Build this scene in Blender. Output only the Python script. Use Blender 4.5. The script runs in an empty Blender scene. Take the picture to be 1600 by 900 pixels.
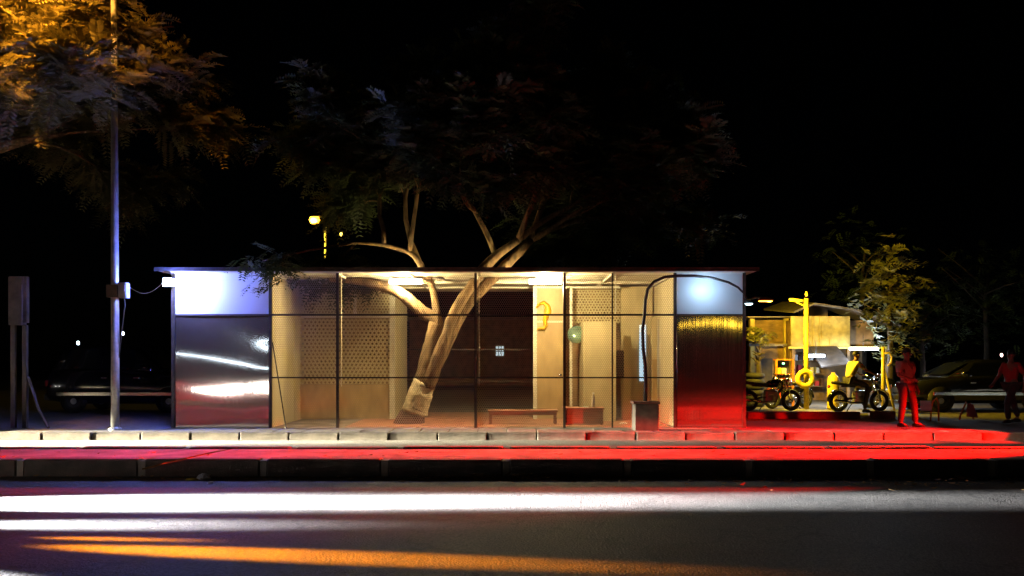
import bpy, math, random
from mathutils import Vector, Matrix, Euler
R = math.radians
PI = math.pi
random.seed(11)
sc = bpy.context.scene
col = sc.collection

# ------------------------------------------------------------------ camera, night sky, moonlight, exposure
cam_d = bpy.data.cameras.new('camera'); cam = bpy.data.objects.new('camera', cam_d); col.objects.link(cam)
cam.location = (0, 0, 1.5); cam.rotation_euler = (R(90), 0, 0)
cam_d.sensor_width = 36; cam_d.lens = 36*1314/1600; cam_d.shift_y = 110/1600
cam_d.clip_end = 2000; cam_d.clip_start = 0.05
sc.camera = cam
w = bpy.data.worlds.new('World'); sc.world = w; w.use_nodes = True
wn = w.node_tree
sky = wn.nodes.new('ShaderNodeTexSky'); sky.sky_type = 'NISHITA'; sky.sun_disc = False
sky.sun_elevation = R(28); sky.sun_rotation = R(140)
bg = wn.nodes['Background']; bg.inputs[1].default_value = 0.000035
wn.links.new(sky.outputs[0], bg.inputs[0])
sl = bpy.data.lights.new('moonlight', 'SUN'); sl.energy = 0.0015; sl.angle = R(0.5); sl.color = (0.75, 0.85, 1)
so = bpy.data.objects.new('moonlight', sl); col.objects.link(so); so.rotation_euler = (R(62), 0, R(140))
sc.view_settings.view_transform = 'Standard'; sc.view_settings.look = 'None'
sc.view_settings.exposure = 0; sc.view_settings.gamma = 1; sc.view_settings.use_curve_mapping = False
sc.cycles.use_denoising = True
try: sc.cycles.denoiser = 'OPENIMAGEDENOISE'
except Exception: pass
sc.cycles.max_bounces = 6; sc.cycles.transparent_max_bounces = 12
sc.cycles.sample_clamp_indirect = 3.0
sc.cycles.caustics_reflective = False; sc.cycles.caustics_refractive = False

F = 1314.0
def at(px, py, Y):                       # survey: a spot of the place seen at that bearing, Y metres away
    return Vector(((px-800)*Y/F, Y, 1.5+(560-py)*Y/F))
def gx(px, Y): return (px-800)*Y/F
def gz(py, Y): return 1.5+(560-py)*Y/F

# ------------------------------------------------------------------ materials
def mat(name, c, rough=0.6, metal=0.0, var=0.25, scale=6.0, bump=0.0, bscale=40.0, coat=0.0, spec=0.5, stretch=None):
    m = bpy.data.materials.new(name); m.use_nodes = True
    nt = m.node_tree; p = nt.nodes['Principled BSDF']
    p.inputs['Roughness'].default_value = rough; p.inputs['Metallic'].default_value = metal
    p.inputs['Coat Weight'].default_value = coat; p.inputs['Specular IOR Level'].default_value = spec
    tc = nt.nodes.new('ShaderNodeTexCoord'); mp = nt.nodes.new('ShaderNodeMapping')
    nt.links.new(tc.outputs['Object'], mp.inputs[0])
    if stretch: mp.inputs['Scale'].default_value = stretch
    n = nt.nodes.new('ShaderNodeTexNoise'); n.inputs['Scale'].default_value = scale; n.inputs['Detail'].default_value = 6
    nt.links.new(mp.outputs[0], n.inputs['Vector'])
    r = nt.nodes.new('ShaderNodeValToRGB')
    a = [max(0, x*(1-var)) for x in c]; b = [min(1, x*(1+var)) for x in c]
    r.color_ramp.elements[0].position = 0.3; r.color_ramp.elements[1].position = 0.7
    r.color_ramp.elements[0].color = (*a, 1); r.color_ramp.elements[1].color = (*b, 1)
    nt.links.new(n.outputs['Fac'], r.inputs[0]); nt.links.new(r.outputs[0], p.inputs['Base Color'])
    if bump:
        n2 = nt.nodes.new('ShaderNodeTexNoise'); n2.inputs['Scale'].default_value = bscale; n2.inputs['Detail'].default_value = 4
        nt.links.new(mp.outputs[0], n2.inputs['Vector'])
        bn = nt.nodes.new('ShaderNodeBump'); bn.inputs['Strength'].default_value = bump; bn.inputs['Distance'].default_value = 0.02
        nt.links.new(n2.outputs['Fac'], bn.inputs['Height']); nt.links.new(bn.outputs[0], p.inputs['Normal'])
    return m
def glow(name, c, s):
    m = bpy.data.materials.new(name); m.use_nodes = True; nt = m.node_tree
    p = nt.nodes['Principled BSDF']; p.inputs['Base Color'].default_value = (.8, .8, .8, 1)
    p.inputs['Emission Color'].default_value = (*c, 1); p.inputs['Emission Strength'].default_value = s
    return m
M = {}
M['asphalt'] = mat('asphalt', (.05, .047, .044), .72, var=.45, scale=.9, bump=.8, bscale=48)
def asphalt_detail(m):
    nt = m.node_tree; p = nt.nodes['Principled BSDF']; L = nt.links; src = p.inputs['Base Color'].links[0].from_socket
    tc = [n for n in nt.nodes if n.type == 'TEX_COORD'][0]
    g = nt.nodes.new('ShaderNodeTexNoise'); g.inputs['Scale'].default_value = 26; g.inputs['Detail'].default_value = 8; L.new(tc.outputs['Object'], g.inputs['Vector'])
    vo = nt.nodes.new('ShaderNodeTexVoronoi'); vo.feature = 'DISTANCE_TO_EDGE'; vo.inputs['Scale'].default_value = .55
    nz = nt.nodes.new('ShaderNodeTexNoise'); nz.inputs['Scale'].default_value = 2.5; nz.inputs['Detail'].default_value = 5; L.new(tc.outputs['Object'], nz.inputs['Vector'])
    ad = nt.nodes.new('ShaderNodeMixRGB'); ad.blend_type = 'ADD'; ad.inputs[0].default_value = .9; L.new(tc.outputs['Object'], ad.inputs[1]); L.new(nz.outputs['Color'], ad.inputs[2]); L.new(ad.outputs[0], vo.inputs['Vector'])
    r1 = nt.nodes.new('ShaderNodeValToRGB'); r1.color_ramp.elements[0].position = .0; r1.color_ramp.elements[0].color = (.25,.25,.25,1); r1.color_ramp.elements[1].position = .018; r1.color_ramp.elements[1].color = (1,1,1,1); L.new(vo.outputs['Distance'], r1.inputs[0])
    r2 = nt.nodes.new('ShaderNodeValToRGB'); r2.color_ramp.elements[0].position = .32; r2.color_ramp.elements[0].color = (.35,.33,.31,1); r2.color_ramp.elements[1].position = .68; r2.color_ramp.elements[1].color = (1.5,1.45,1.4,1); L.new(g.outputs['Fac'], r2.inputs[0])
    m1 = nt.nodes.new('ShaderNodeMixRGB'); m1.blend_type = 'MULTIPLY'; m1.inputs[0].default_value = 1; L.new(src, m1.inputs[1]); L.new(r1.outputs[0], m1.inputs[2])
    m2 = nt.nodes.new('ShaderNodeMixRGB'); m2.blend_type = 'MULTIPLY'; m2.inputs[0].default_value = 1; L.new(m1.outputs[0], m2.inputs[1]); L.new(r2.outputs[0], m2.inputs[2])
    L.new(m2.outputs[0], p.inputs['Base Color'])
asphalt_detail(M['asphalt'])
M['concrete'] = mat('concrete', (.22, .20, .18), .85, var=.5, scale=2.2, bump=.6, bscale=22)
M['kerb'] = mat('kerb_concrete', (.085, .072, .06), .85, var=.6, scale=3, bump=.4, bscale=40)
M['kerb_dark'] = mat('sooty_kerb', (.075, .062, .052), .85, var=.4, scale=4, bump=.4, bscale=35)
M['mortar'] = mat('mortar', (.30, .26, .22), .9, var=.25)
M['soil'] = mat('packed_soil', (.11, .085, .06), .95, var=.35, scale=2, bump=.6, bscale=18)
M['paver'] = mat('paving', (.17, .15, .13), .85, var=.3, scale=8, bump=.3)
M['frame'] = mat('rusty_dark_frame', (.045, .035, .028), .55, metal=.5, var=.4, scale=9)
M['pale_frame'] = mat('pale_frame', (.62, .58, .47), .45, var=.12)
M['wall'] = mat('cream_panel', (.52, .44, .26), .5, var=.14, scale=2.5, bump=.12, bscale=9, stretch=(1.6, 1.6, .6))
M['tan_wall'] = mat('tan_panel', (.40, .28, .13), .55, var=.24, scale=2.5, bump=.12, bscale=9, stretch=(1.6, 1.6, .6))
M['ceiling'] = mat('ceiling_sheet', (.6, .56, .45), .5, var=.1)
M['roofing'] = mat('roof_sheet', (.16, .13, .11), .55, var=.3)
M['bark'] = mat('bark', (.12, .072, .03), .9, var=.65, scale=5, bump=1.0, bscale=11, stretch=(1.6, 1.6, .5))
M['bark'].node_tree.nodes['Bump'].inputs['Distance'].default_value = .05
M['bark_shaded'] = mat('shaded_bark', (.05, .035, .022), .9, var=.4)  # darker copy of the bark, shade put into the colour
M['leaf_lit'] = mat('lit_leaf', (.12, .115, .03), .55, var=.3)  # lightened and yellowed, lamp light put into the leaf colour
M['lime'] = mat('lime_wash', (.55, .45, .30), .9, var=.3, scale=9, bump=.6, bscale=18)
M['oxide'] = mat('red_oxide_paint', (.10, .045, .03), .85, var=.35, scale=9, bump=.6, bscale=18)
M['wood'] = mat('bench_wood', (.28, .12, .06), .55, var=.3, scale=4, stretch=(1, 8, 8))
M['tile'] = mat('red_floor', (.36, .15, .08), .45, var=.2, scale=5)
M['black'] = mat('black_plastic', (.02, .018, .018), .45, var=.3)
M['rubber'] = mat('tyre_rubber', (.02, .018, .017), .8, var=.3)
M['steel'] = mat('galvanised', (.50, .50, .50), .42, metal=.75, var=.2, scale=8)
M['chrome'] = mat('chrome', (.8, .8, .8), .12, metal=1, var=.05)
M['paint_black'] = mat('black_car_paint', (.012, .012, .014), .18, coat=1, var=.2)
M['paint_grey'] = mat('grey_car_paint', (.10, .10, .11), .25, coat=1, var=.15)
M['paint_red'] = mat('maroon_car_paint', (.16, .02, .02), .25, coat=1, var=.15)
M['paint_white'] = mat('white_car_paint', (.6, .6, .58), .25, coat=1, var=.1)
M['glass_dark'] = mat('tinted_glass', (.012, .014, .016), .06, var=.1, spec=.8)
M['yellow'] = mat('yellow_paint_sodium_tint', (.62, .47, .06), .5, var=.2)  # on the stall things this carries the sodium light's yellow
M['sodium_tint_wall'] = mat('sodium_tint_wash', (.50, .38, .10), .8, var=.6, scale=2.2, bump=.3)  # sodium lamp's yellow put into the stall wall colour
M['brown_wall'] = mat('brown_wash', (.22, .135, .06), .8, var=.5, scale=3, bump=.3)
M['tin'] = mat('tin_sheet', (.20, .17, .15), .6, metal=.4, var=.35)
M['white'] = mat('white_plastic', (.75, .75, .73), .45, var=.06)
M['grey_box'] = mat('grey_box', (.38, .40, .42), .5, var=.15)
M['dark_board'] = mat('dark_board', (.05, .04, .034), .75, var=.4)
M['skin'] = mat('skin', (.22, .12, .075), .6, var=.1)
M['hair'] = mat('hair', (.012, .01, .01), .6, var=.3)
M['shirt_pale'] = mat('pale_shirt', (.50, .36, .30), .9, var=.1, bump=.2)
M['shirt_sodium_tint'] = mat('sodium_tint_shirt', (.62, .52, .16), .9, var=.1, bump=.2)  # yellow lamp light on the rider put into the cloth colour
M['shirt_red'] = mat('red_shirt', (.42, .04, .04), .9, var=.12, bump=.2)
M['trouser'] = mat('dark_trousers', (.045, .04, .045), .9, var=.2, bump=.2)
M['trouser_brown'] = mat('brown_trousers', (.14, .08, .05), .9, var=.2, bump=.2)
M['leaf_a'] = mat('leaf_green', (.028, .040, .010), .6, var=.5, scale=1.5)
M['leaf_b'] = mat('leaf_lamp_warm', (.10, .085, .025), .6, var=.45, scale=1.5)  # warmed leaf colour, orange street lamp light put into it
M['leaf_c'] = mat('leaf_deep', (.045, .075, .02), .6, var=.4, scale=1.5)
for k_ in ('leaf_a','leaf_b','leaf_c'):
    nt = M[k_].node_tree; p_ = nt.nodes['Principled BSDF']; tr_ = nt.nodes.new('ShaderNodeBsdfTranslucent'); mx_ = nt.nodes.new('ShaderNodeMixShader'); mx_.inputs[0].default_value = .45
    nt.links.new(p_.inputs['Base Color'].links[0].from_socket, tr_.inputs[0]); nt.links.new(p_.outputs[0], mx_.inputs[1]); nt.links.new(tr_.outputs[0], mx_.inputs[2])
    nt.links.new(mx_.outputs[0], nt.nodes['Material Output'].inputs[0])
M['litter'] = mat('dry_leaf', (.26, .15, .05), .8, var=.4, scale=12)
M['bag'] = mat('plastic_bag', (.7, .7, .74), .35, var=.05)
M['orange'] = mat('orange_paint', (.6, .2, .04), .5, var=.2)
M['pink'] = mat('faded_pink_board', (.42, .18, .15), .7, var=.15)

def translucent_sheet():
    m = bpy.data.materials.new('frosted_polycarbonate'); m.use_nodes = True; nt = m.node_tree
    p = nt.nodes['Principled BSDF']; p.inputs['Base Color'].default_value = (.72, .74, .78, 1)
    p.inputs['Roughness'].default_value = .38
    tc = nt.nodes.new('ShaderNodeTexCoord'); wv = nt.nodes.new('ShaderNodeTexWave'); wv.inputs['Scale'].default_value = 7
    wv.inputs['Distortion'].default_value = .6
    nt.links.new(tc.outputs['Object'], wv.inputs[0])
    bn = nt.nodes.new('ShaderNodeBump'); bn.inputs['Strength'].default_value = .12; bn.inputs['Distance'].default_value = .01
    nt.links.new(wv.outputs['Fac'], bn.inputs['Height']); nt.links.new(bn.outputs[0], p.inputs['Normal'])
    tr = nt.nodes.new('ShaderNodeBsdfTranslucent'); tr.inputs[0].default_value = (.7, .72, .75, 1)
    mx = nt.nodes.new('ShaderNodeMixShader'); mx.inputs[0].default_value = .35
    out = nt.nodes['Material Output']
    nt.links.new(p.outputs[0], mx.inputs[1]); nt.links.new(tr.outputs[0], mx.inputs[2]); nt.links.new(mx.outputs[0], out.inputs[0])
    return m
M['poly'] = translucent_sheet()

def polished_sheet():
    m = bpy.data.materials.new('polished_steel_sheet'); m.use_nodes = True; nt = m.node_tree
    p = nt.nodes['Principled BSDF']; p.inputs['Metallic'].default_value = 1
    p.inputs['Base Color'].default_value = (.50, .46, .43, 1); p.inputs['Roughness'].default_value = .055
    tc = nt.nodes.new('ShaderNodeTexCoord'); mp = nt.nodes.new('ShaderNodeMapping'); mp.inputs['Scale'].default_value = (26, 1, .12)
    n = nt.nodes.new('ShaderNodeTexNoise'); n.inputs['Scale'].default_value = 3; n.inputs['Detail'].default_value = 1
    nt.links.new(tc.outputs['Object'], mp.inputs[0]); nt.links.new(mp.outputs[0], n.inputs['Vector'])
    bn = nt.nodes.new('ShaderNodeBump'); bn.inputs['Strength'].default_value = .5; bn.inputs['Distance'].default_value = .0005
    nt.links.new(n.outputs['Fac'], bn.inputs['Height']); nt.links.new(bn.outputs[0], p.inputs['Normal'])
    gl = nt.nodes.new('ShaderNodeBsdfGlossy'); gl.inputs['Color'].default_value = (.52,.42,.34,1); gl.inputs['Roughness'].default_value = .42; nt.links.new(bn.outputs[0], gl.inputs['Normal'])
    mx = nt.nodes.new('ShaderNodeMixShader'); mx.inputs[0].default_value = .24
    nt.links.new(p.outputs[0], mx.inputs[1]); nt.links.new(gl.outputs[0], mx.inputs[2]); nt.links.new(mx.outputs[0], nt.nodes['Material Output'].inputs[0])
    return m
M['mirror_steel'] = polished_sheet()

def perforated(name, c, pitch, hole):
    m = bpy.data.materials.new(name); m.use_nodes = True; nt = m.node_tree; L = nt.links
    p = nt.nodes['Principled BSDF']; p.inputs['Roughness'].default_value = .45; p.inputs['Metallic'].default_value = .1
    n = nt.nodes.new('ShaderNodeTexNoise'); n.inputs['Scale'].default_value = 3; n.inputs['Detail'].default_value = 5
    rr = nt.nodes.new('ShaderNodeValToRGB')
    rr.color_ramp.elements[0].color = (c[0]*.8, c[1]*.78, c[2]*.7, 1); rr.color_ramp.elements[1].color = (*c, 1)
    tc = nt.nodes.new('ShaderNodeTexCoord'); L.new(tc.outputs['Object'], n.inputs['Vector'])
    L.new(n.outputs['Fac'], rr.inputs[0]); L.new(rr.outputs[0], p.inputs['Base Color'])
    sx = nt.nodes.new('ShaderNodeSeparateXYZ'); L.new(tc.outputs['Object'], sx.inputs[0])
    def mth(op, a, b=None):
        k = nt.nodes.new('ShaderNodeMath'); k.operation = op
        for i, v in enumerate((a, b)):
            if v is None: continue
            if isinstance(v, (int, float)): k.inputs[i].default_value = v
            else: L.new(v, k.inputs[i])
        return k.outputs[0]
    v = mth('DIVIDE', sx.outputs['Z'], pitch*.866)
    row = mth('FLOOR', v); par = mth('MULTIPLY', mth('MODULO', mth('ABSOLUTE', row), 2), .5)
    u = mth('ADD', mth('DIVIDE', sx.outputs['X'], pitch), par)
    fu = mth('SUBTRACT', mth('SUBTRACT', u, mth('FLOOR', u)), .5)
    fv = mth('MULTIPLY', mth('SUBTRACT', mth('SUBTRACT', v, row), .5), .866)
    d2 = mth('ADD', mth('MULTIPLY', fu, fu), mth('MULTIPLY', fv, fv))
    isin = mth('LESS_THAN', d2, hole*hole)
    tr = nt.nodes.new('ShaderNodeBsdfTransparent'); mx = nt.nodes.new('ShaderNodeMixShader')
    L.new(isin, mx.inputs[0]); L.new(p.outputs[0], mx.inputs[1]); L.new(tr.outputs[0], mx.inputs[2])
    L.new(mx.outputs[0], nt.nodes['Material Output'].inputs[0])
    return m
M['perf_fine'] = perforated('fine_perforated_sheet', (.60, .52, .30), .075, .30)
M['mesh'] = perforated('woven_wire_screen', (.36, .30, .22), .045, .435)
M['perf'] = perforated('perforated_sheet', (.58, .48, .27), .10, .27)

# ------------------------------------------------------------------ mesh helpers
class MB:
    def __init__(s): s.v = []; s.f = []
    def poly(s, pts, flip=False):
        i = len(s.v); s.v += [tuple(p) for p in pts]; r = list(range(i, i+len(pts)))
        s.f.append(r[::-1] if flip else r); return s
    def box(s, x0, x1, y0, y1, z0, z1, mtx=None):
        P = [(x0,y0,z0),(x1,y0,z0),(x1,y1,z0),(x0,y1,z0),(x0,y0,z1),(x1,y0,z1),(x1,y1,z1),(x0,y1,z1)]
        if mtx: P = [tuple(mtx @ Vector(p)) for p in P]
        i = len(s.v); s.v += P
        s.f += [[i+a for a in q] for q in ((0,3,2,1),(4,5,6,7),(0,1,5,4),(1,2,6,5),(2,3,7,6),(3,0,4,7))]; return s
    def bevel_box(s, x0, x1, y0, y1, z0, z1, b=.02):
        # box with chamfered upper and vertical edges
        def ring(i, z): return [(x0+i,y0+b+i,z),(x0+b+i,y0+i,z),(x1-b-i,y0+i,z),(x1-i,y0+b+i,z),(x1-i,y1-b-i,z),(x1-b-i,y1-i,z),(x0+b+i,y1-i,z),(x0+i,y1-b-i,z)]
        return s.loft([ring(0, z0), ring(0, z1-b), ring(b, z1)], True)
    def loft(s, rings, caps=True):
        n = len(rings[0]); i0 = len(s.v)
        for r in rings: s.v += [tuple(p) for p in r]
        for k in range(len(rings)-1):
            a = i0+k*n; b = a+n
            for j in range(n):
                j2 = (j+1) % n; s.f.append([a+j, a+j2, b+j2, b+j])
        if caps:
            s.f.append([i0+j for j in range(n)][::-1]); s.f.append([i0+(len(rings)-1)*n+j for j in range(n)])
        return s
    def tube(s, pts, rad, n=8, caps=True, wob=0):
        pts = [Vector(p) for p in pts]
        if not isinstance(rad, (list, tuple)): rad = [rad]*len(pts)
        rings = []; up = None
        for k, p in enumerate(pts):
            t = (pts[min(k+1, len(pts)-1)] - pts[max(k-1, 0)]).normalized()
            if up is None: up = t.orthogonal().normalized()
            up = (up - t*up.dot(t)).normalized(); sd = t.cross(up)
            rg = []
            for j in range(n):
                a = 2*PI*j/n; rr = rad[k]*(1+(random.uniform(-wob, wob) if wob else 0))
                rg.append(p + up*math.cos(a)*rr + sd*math.sin(a)*rr)
            rings.append(rg)
        return s.loft(rings, caps)
    def lathe(s, prof, n=16, c=(0,0,0), mtx=None):
        rings = []
        for r, z in prof:
            rg = [Vector((c[0]+r*math.cos(2*PI*j/n), c[1]+r*math.sin(2*PI*j/n), c[2]+z)) for j in range(n)]
            if mtx: rg = [mtx @ q for q in rg]
            rings.append(rg)
        return s.loft(rings, True)
    def torus(s, c, R0, r0, axis='Y', n=20, m=8, sq=1.0):
        c = Vector(c); rings = []
        for i in range(n):
            a = 2*PI*i/n; rg = []
            for j in range(m):
                b = 2*PI*j/m; q = R0+r0*math.cos(b); h = r0*sq*math.sin(b)
                if axis == 'Y': p = Vector((q*math.cos(a), h, q*math.sin(a)))
                elif axis == 'Z': p = Vector((q*math.cos(a), q*math.sin(a), h))
                else: p = Vector((h, q*math.cos(a), q*math.sin(a)))
                rg.append(c+p)
            rings.append(rg)
        rings.append(rings[0]); return s.loft(rings, False)
    def build(s, name, m, parent=None, smooth=False, loc=None):
        me = bpy.data.meshes.new(name); me.from_pydata(s.v, [], s.f); me.update()
        if isinstance(m, str): m = M[m]
        me.materials.append(m)
        if smooth: me.shade_smooth()
        o = bpy.data.objects.new(name, me); col.objects.link(o)
        if parent: o.parent = parent
        if loc: o.location = loc
        return o
def tag(o, label, cat, group=None):
    o['label'] = label; o['category'] = cat
    if group: o['group'] = group
    return o
def thing(name, label, cat, loc=(0,0,0), rz=0, group=None):
    o = bpy.data.objects.new(name, None); col.objects.link(o); o.empty_display_size = .2
    o.location = loc; o.rotation_euler = (0, 0, rz); return tag(o, label, cat, group)
def structure(o): o['kind'] = 'structure'; return o
def tree_copy(o, parent=None):
    c = o.copy(); col.objects.link(c); c.parent = parent
    for ch in list(o.children): tree_copy(ch, c)
    return c
def lamp(kind, name, parent, loc, energy, color, size=.1, aim=None, spot=None, blend=1.0):
    l = bpy.data.lights.new(name, kind); l.energy = energy; l.color = color
    if kind in ('POINT', 'SPOT'): l.shadow_soft_size = size
    if kind == 'AREA': l.size = size
    o = bpy.data.objects.new(name, l); col.objects.link(o); o.parent = parent; o.location = loc
    if spot: l.spot_size = R(spot); l.spot_blend = blend
    if aim is not None: o.rotation_euler = Vector(aim).to_track_quat('-Z', 'Y').to_euler()
    return o
WARM = (1, .77, .36); SODIUM = (1, .40, .045); SODIUM_Y = (1, .66, .04); COOL = (.62, .78, 1); BLUE = (.10, .17, 1)

# ------------------------------------------------------------------ ground, roads, kerbs
RZ = -.15
structure(MB().poly([(-400,-300,RZ-.02),(400,-300,RZ-.02),(400,600,RZ-.02),(-400,600,RZ-.02)]).build('ground', 'soil'))
structure(MB().poly([(-120,4.4,RZ),(120,4.4,RZ),(120,17.2,RZ),(-120,17.2,RZ)]).build('road', 'asphalt'))
# near footpath where the photographer stands
nf = structure(MB().box(-60,60,-3.5,4.25,RZ,-.02).build('near_footpath', 'paver'))
# far footpath
ff = structure(MB().box(-60,60,17.15,40,RZ-.01,-.012).build('far_footpath', 'paver'))
st = MB().bevel_box(-.492,.492,-.09,.09,-.17,.0,.018)
first = None
for i in range(40):
    x = -20+i*1.0
    if first is None: o = st.build('kerb_stone', 'kerb', ff); first = o
    else: o = first.copy(); col.objects.link(o); o.parent = ff
    o.location = (x+random.uniform(-.004,.004), 17.06+random.uniform(-.008,.008), random.uniform(-.006,.006))
    o.rotation_euler = (0, 0, random.uniform(-.004,.004))
# paving slabs in front of and beside the pavilion
slab = MB().bevel_box(-.29,.29,-.19,.19,-.03,0,.008); first = None
for i in range(34):
    for j in range(2):
        x = -10+i*.6; y = 17.36+j*.4
        if first is None: o = slab.build('paving_slab', 'paver', ff); first = o
        else: o = first.copy(); col.objects.link(o); o.parent = ff
        o.location = (x+random.uniform(-.006,.006), y, .004+random.uniform(-.004,.004)); o.rotation_euler = (random.uniform(-.006,.006), random.uniform(-.006,.006), 0)
# raised median: dark kerb blocks with pale mortar joints, concrete top
md = structure(MB().box(-60,60,11.98,13.35,RZ-.01,.062).build('median', 'concrete'))
blk = MB().bevel_box(-.80,.80,-.11,.11,-.17,.088,.02); jt = MB().box(-.045,.045,-.095,.09,-.17,.07)
fb = fj = None; sp = 1.70
for i in range(-10, 11):
    xj = gx(980, 11.8)+i*sp
    for yy in (11.86, 13.46):
        if fb is None: o = blk.build('kerb_block', 'kerb_dark', md); fb = o; q = jt.build('mortar_joint', 'mortar', md); fj = q
        else:
            o = fb.copy(); col.objects.link(o); o.parent = md; q = fj.copy(); col.objects.link(q); q.parent = md
        o.location = (xj+sp/2, yy+random.uniform(-.012,.012), random.uniform(-.01,.006)); o.rotation_euler = (0, random.uniform(-.004,.004), random.uniform(-.008,.008))
        q.location = (xj, yy, 0)
near_k = MB().bevel_box(-.492,.492,-.08,.08,-.17,-.01,.018); first = None
for i in range(14):
    if first is None: o = near_k.build('kerb_stone', 'kerb', nf); first = o
    else: o = first.copy(); col.objects.link(o); o.parent = nf
    o.location = (-6.5+i, 4.33, 0)

# leaf litter: gutter, median top, footpath
def litter(name, spots, label, m, cat):
    b = MB()
    for (x, y, z, s) in spots:
        a = random.uniform(0, 2*PI); t = random.uniform(.15, .6); n = Vector((math.cos(a), math.sin(a), 0))*s; k = Vector((-math.sin(a), math.cos(a), 0))*s*.35
        c = Vector((x, y, z)); u = Vector((0, 0, s*t))
        b.poly([c-n+u*.3, c-k, c+n*.6+u*.2, c+n+u]); b.poly([c-n+u*.3, c+n+u, c+n*.3+k+u*.6, c-n*.4+k+u*.3])
    o = b.build(name, m); o['kind'] = 'stuff'; return tag(o, label, cat)
sp_ = []
for i in range(520):
    x = random.gauss(4, 5) if random.random() < .6 else random.uniform(-9, 10)
    sp_.append((x, 11.70-abs(random.gauss(0, .28)), RZ+.012, random.uniform(.02, .055)))
for i in range(90): sp_.append((random.uniform(-9, 10), random.uniform(12.1, 13.3), .075, random.uniform(.02, .05)))
for i in range(160): sp_.append((random.gauss(5.2, 1.4), 11.5-abs(random.gauss(0, .5)), RZ+.012, random.uniform(.02, .06)))
for i in range(70): sp_.append((random.gauss(-.4, .5), 11.62-abs(random.gauss(0, .1)), RZ+.015+random.uniform(0, .05), random.uniform(.03, .06)))
litter('leaf_litter', sp_, 'dry brown leaf litter along the gutter of the median', 'litter', 'leaves')
# plastic bag and yellow wrapper in the gutter
def blob(name, c, s, m, label, cat, seed):
    rnd = random.Random(seed); rings = []
    for k in range(7):
        t = k/6; z = s[2]*math.sin(t*PI/2); rr = math.cos(t*PI/2)*.98+.02
        rings.append([(s[0]*rr*math.cos(2*PI*j/14)*(1+rnd.uniform(-.22,.22)), s[1]*rr*math.sin(2*PI*j/14)*(1+rnd.uniform(-.22,.22)), z*(1+rnd.uniform(-.15,.15))) for j in range(14)])
    return tag(MB().loft(rings).build(name, m, loc=c), label, cat)
blob('plastic_bag', (gx(318, 11.45), 11.45, RZ+.004), (.10, .07, .075), 'bag', 'crumpled white plastic bag lying in the median gutter', 'bag', 3)
blob('food_wrapper', (gx(300, 11.38), 11.38, RZ+.004), (.09, .05, .03), 'yellow', 'flat yellow wrapper beside the white plastic bag', 'wrapper', 4)
blob('foil_scrap', (gx(329, 11.1), 11.1, RZ+.004), (.045, .03, .02), 'white', 'tiny white scrap on the asphalt below the plastic bag', 'scrap', 5)
# bent dry twig by the kerb (lower left)
tag(MB().tube([at(222,733,11.5), at(240,729,11.55), at(262,722,11.6), at(292,716,11.62), at(320,709,11.7), at(370,700,11.75)], [.012,.014,.014,.012,.01,.006], 6).build('fallen_twig', 'litter'),
    'long bent dry twig leaning on the dark median kerb', 'twig')

# ------------------------------------------------------------------ pavilion
PV = thing('pavilion', 'single storey steel pavilion with mesh court built round a tree', 'pavilion', (0, 18, 0))
P = PV
def part(name, m, *boxes, parent=None, smooth=False):
    b = MB()
    for q in boxes: b.box(*q)
    return b.build(name, m, parent or P, smooth)
def LX(px): return (px-800)*18/F
def LZ(py): return 1.5+(560-py)*18/F
D = 5.0; ZT = 3.33; Z1 = LZ(492); Z2 = LZ(590)
# floor slab
part('floor_slab', 'concrete', (-7.3, 5.05, -.02, D+.1, -.1, .012))
part('court_floor', 'tile', (-3.6, 3.4, .12, D-.1, .0125, .03))
# roof sheets with openings for the limbs
oa = (-2.75, -1.55); ob = (-.75, .55); oy = (.85, 1.75)
xs = [-7.52, oa[0], oa[1], ob[0], ob[1], 5.2]
def roofpieces(z0, z1, y0, y1, inset=0):
    a, b = xs[0]+inset, xs[5]-inset
    return [(a, b, y0, oy[0], z0, z1), (a, b, oy[1], y1, z0, z1), (a, oa[0], oy[0], oy[1], z0, z1), (oa[1], ob[0], oy[0], oy[1], z0, z1), (ob[1], b, oy[0], oy[1], z0, z1)]
rf = part('roof', 'roofing', *roofpieces(3.352, 3.40, -.32, D+.25))
part('fascia', 'frame', (-7.52, 5.2, -.345, -.322, 3.335, 3.415), parent=rf)
cl = part('ceiling', 'ceiling', *roofpieces(3.33, 3.348, -.1, D, .25))
for x in [LX(p) for p in (422, 527, 640, 743, 882, 957, 1055)]:
    part('ceiling_batten', 'pale_frame', (x-.02, x+.02, .06, D-.05, 3.285, 3.327), parent=cl)
for y in (1.95, 3.4):
    part('ceiling_batten', 'pale_frame', (-5.1, 3.4, y, y+.05, 3.275, 3.3265), parent=cl)
# posts
for px, ww in ((270,.07), (422,.06), (527,.055), (743,.055), (882,.055), (1055,.06), (1163,.07)):
    x = LX(px); part('post', 'frame', (x-ww/2, x+ww/2, 0, .07, .0125, 3.33))
for px in (957,): x = LX(px); part('slim_post', 'frame', (x-.016, x+.016, .012, .05, .0125, 3.33))
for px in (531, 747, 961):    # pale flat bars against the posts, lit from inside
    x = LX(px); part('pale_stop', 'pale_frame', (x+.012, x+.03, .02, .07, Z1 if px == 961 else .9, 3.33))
for px in (270, 422, 1055, 1163): x = LX(px); part('rear_post', 'frame', (x-.04, x+.04, D-.08, D, .0125, 3.33))
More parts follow.
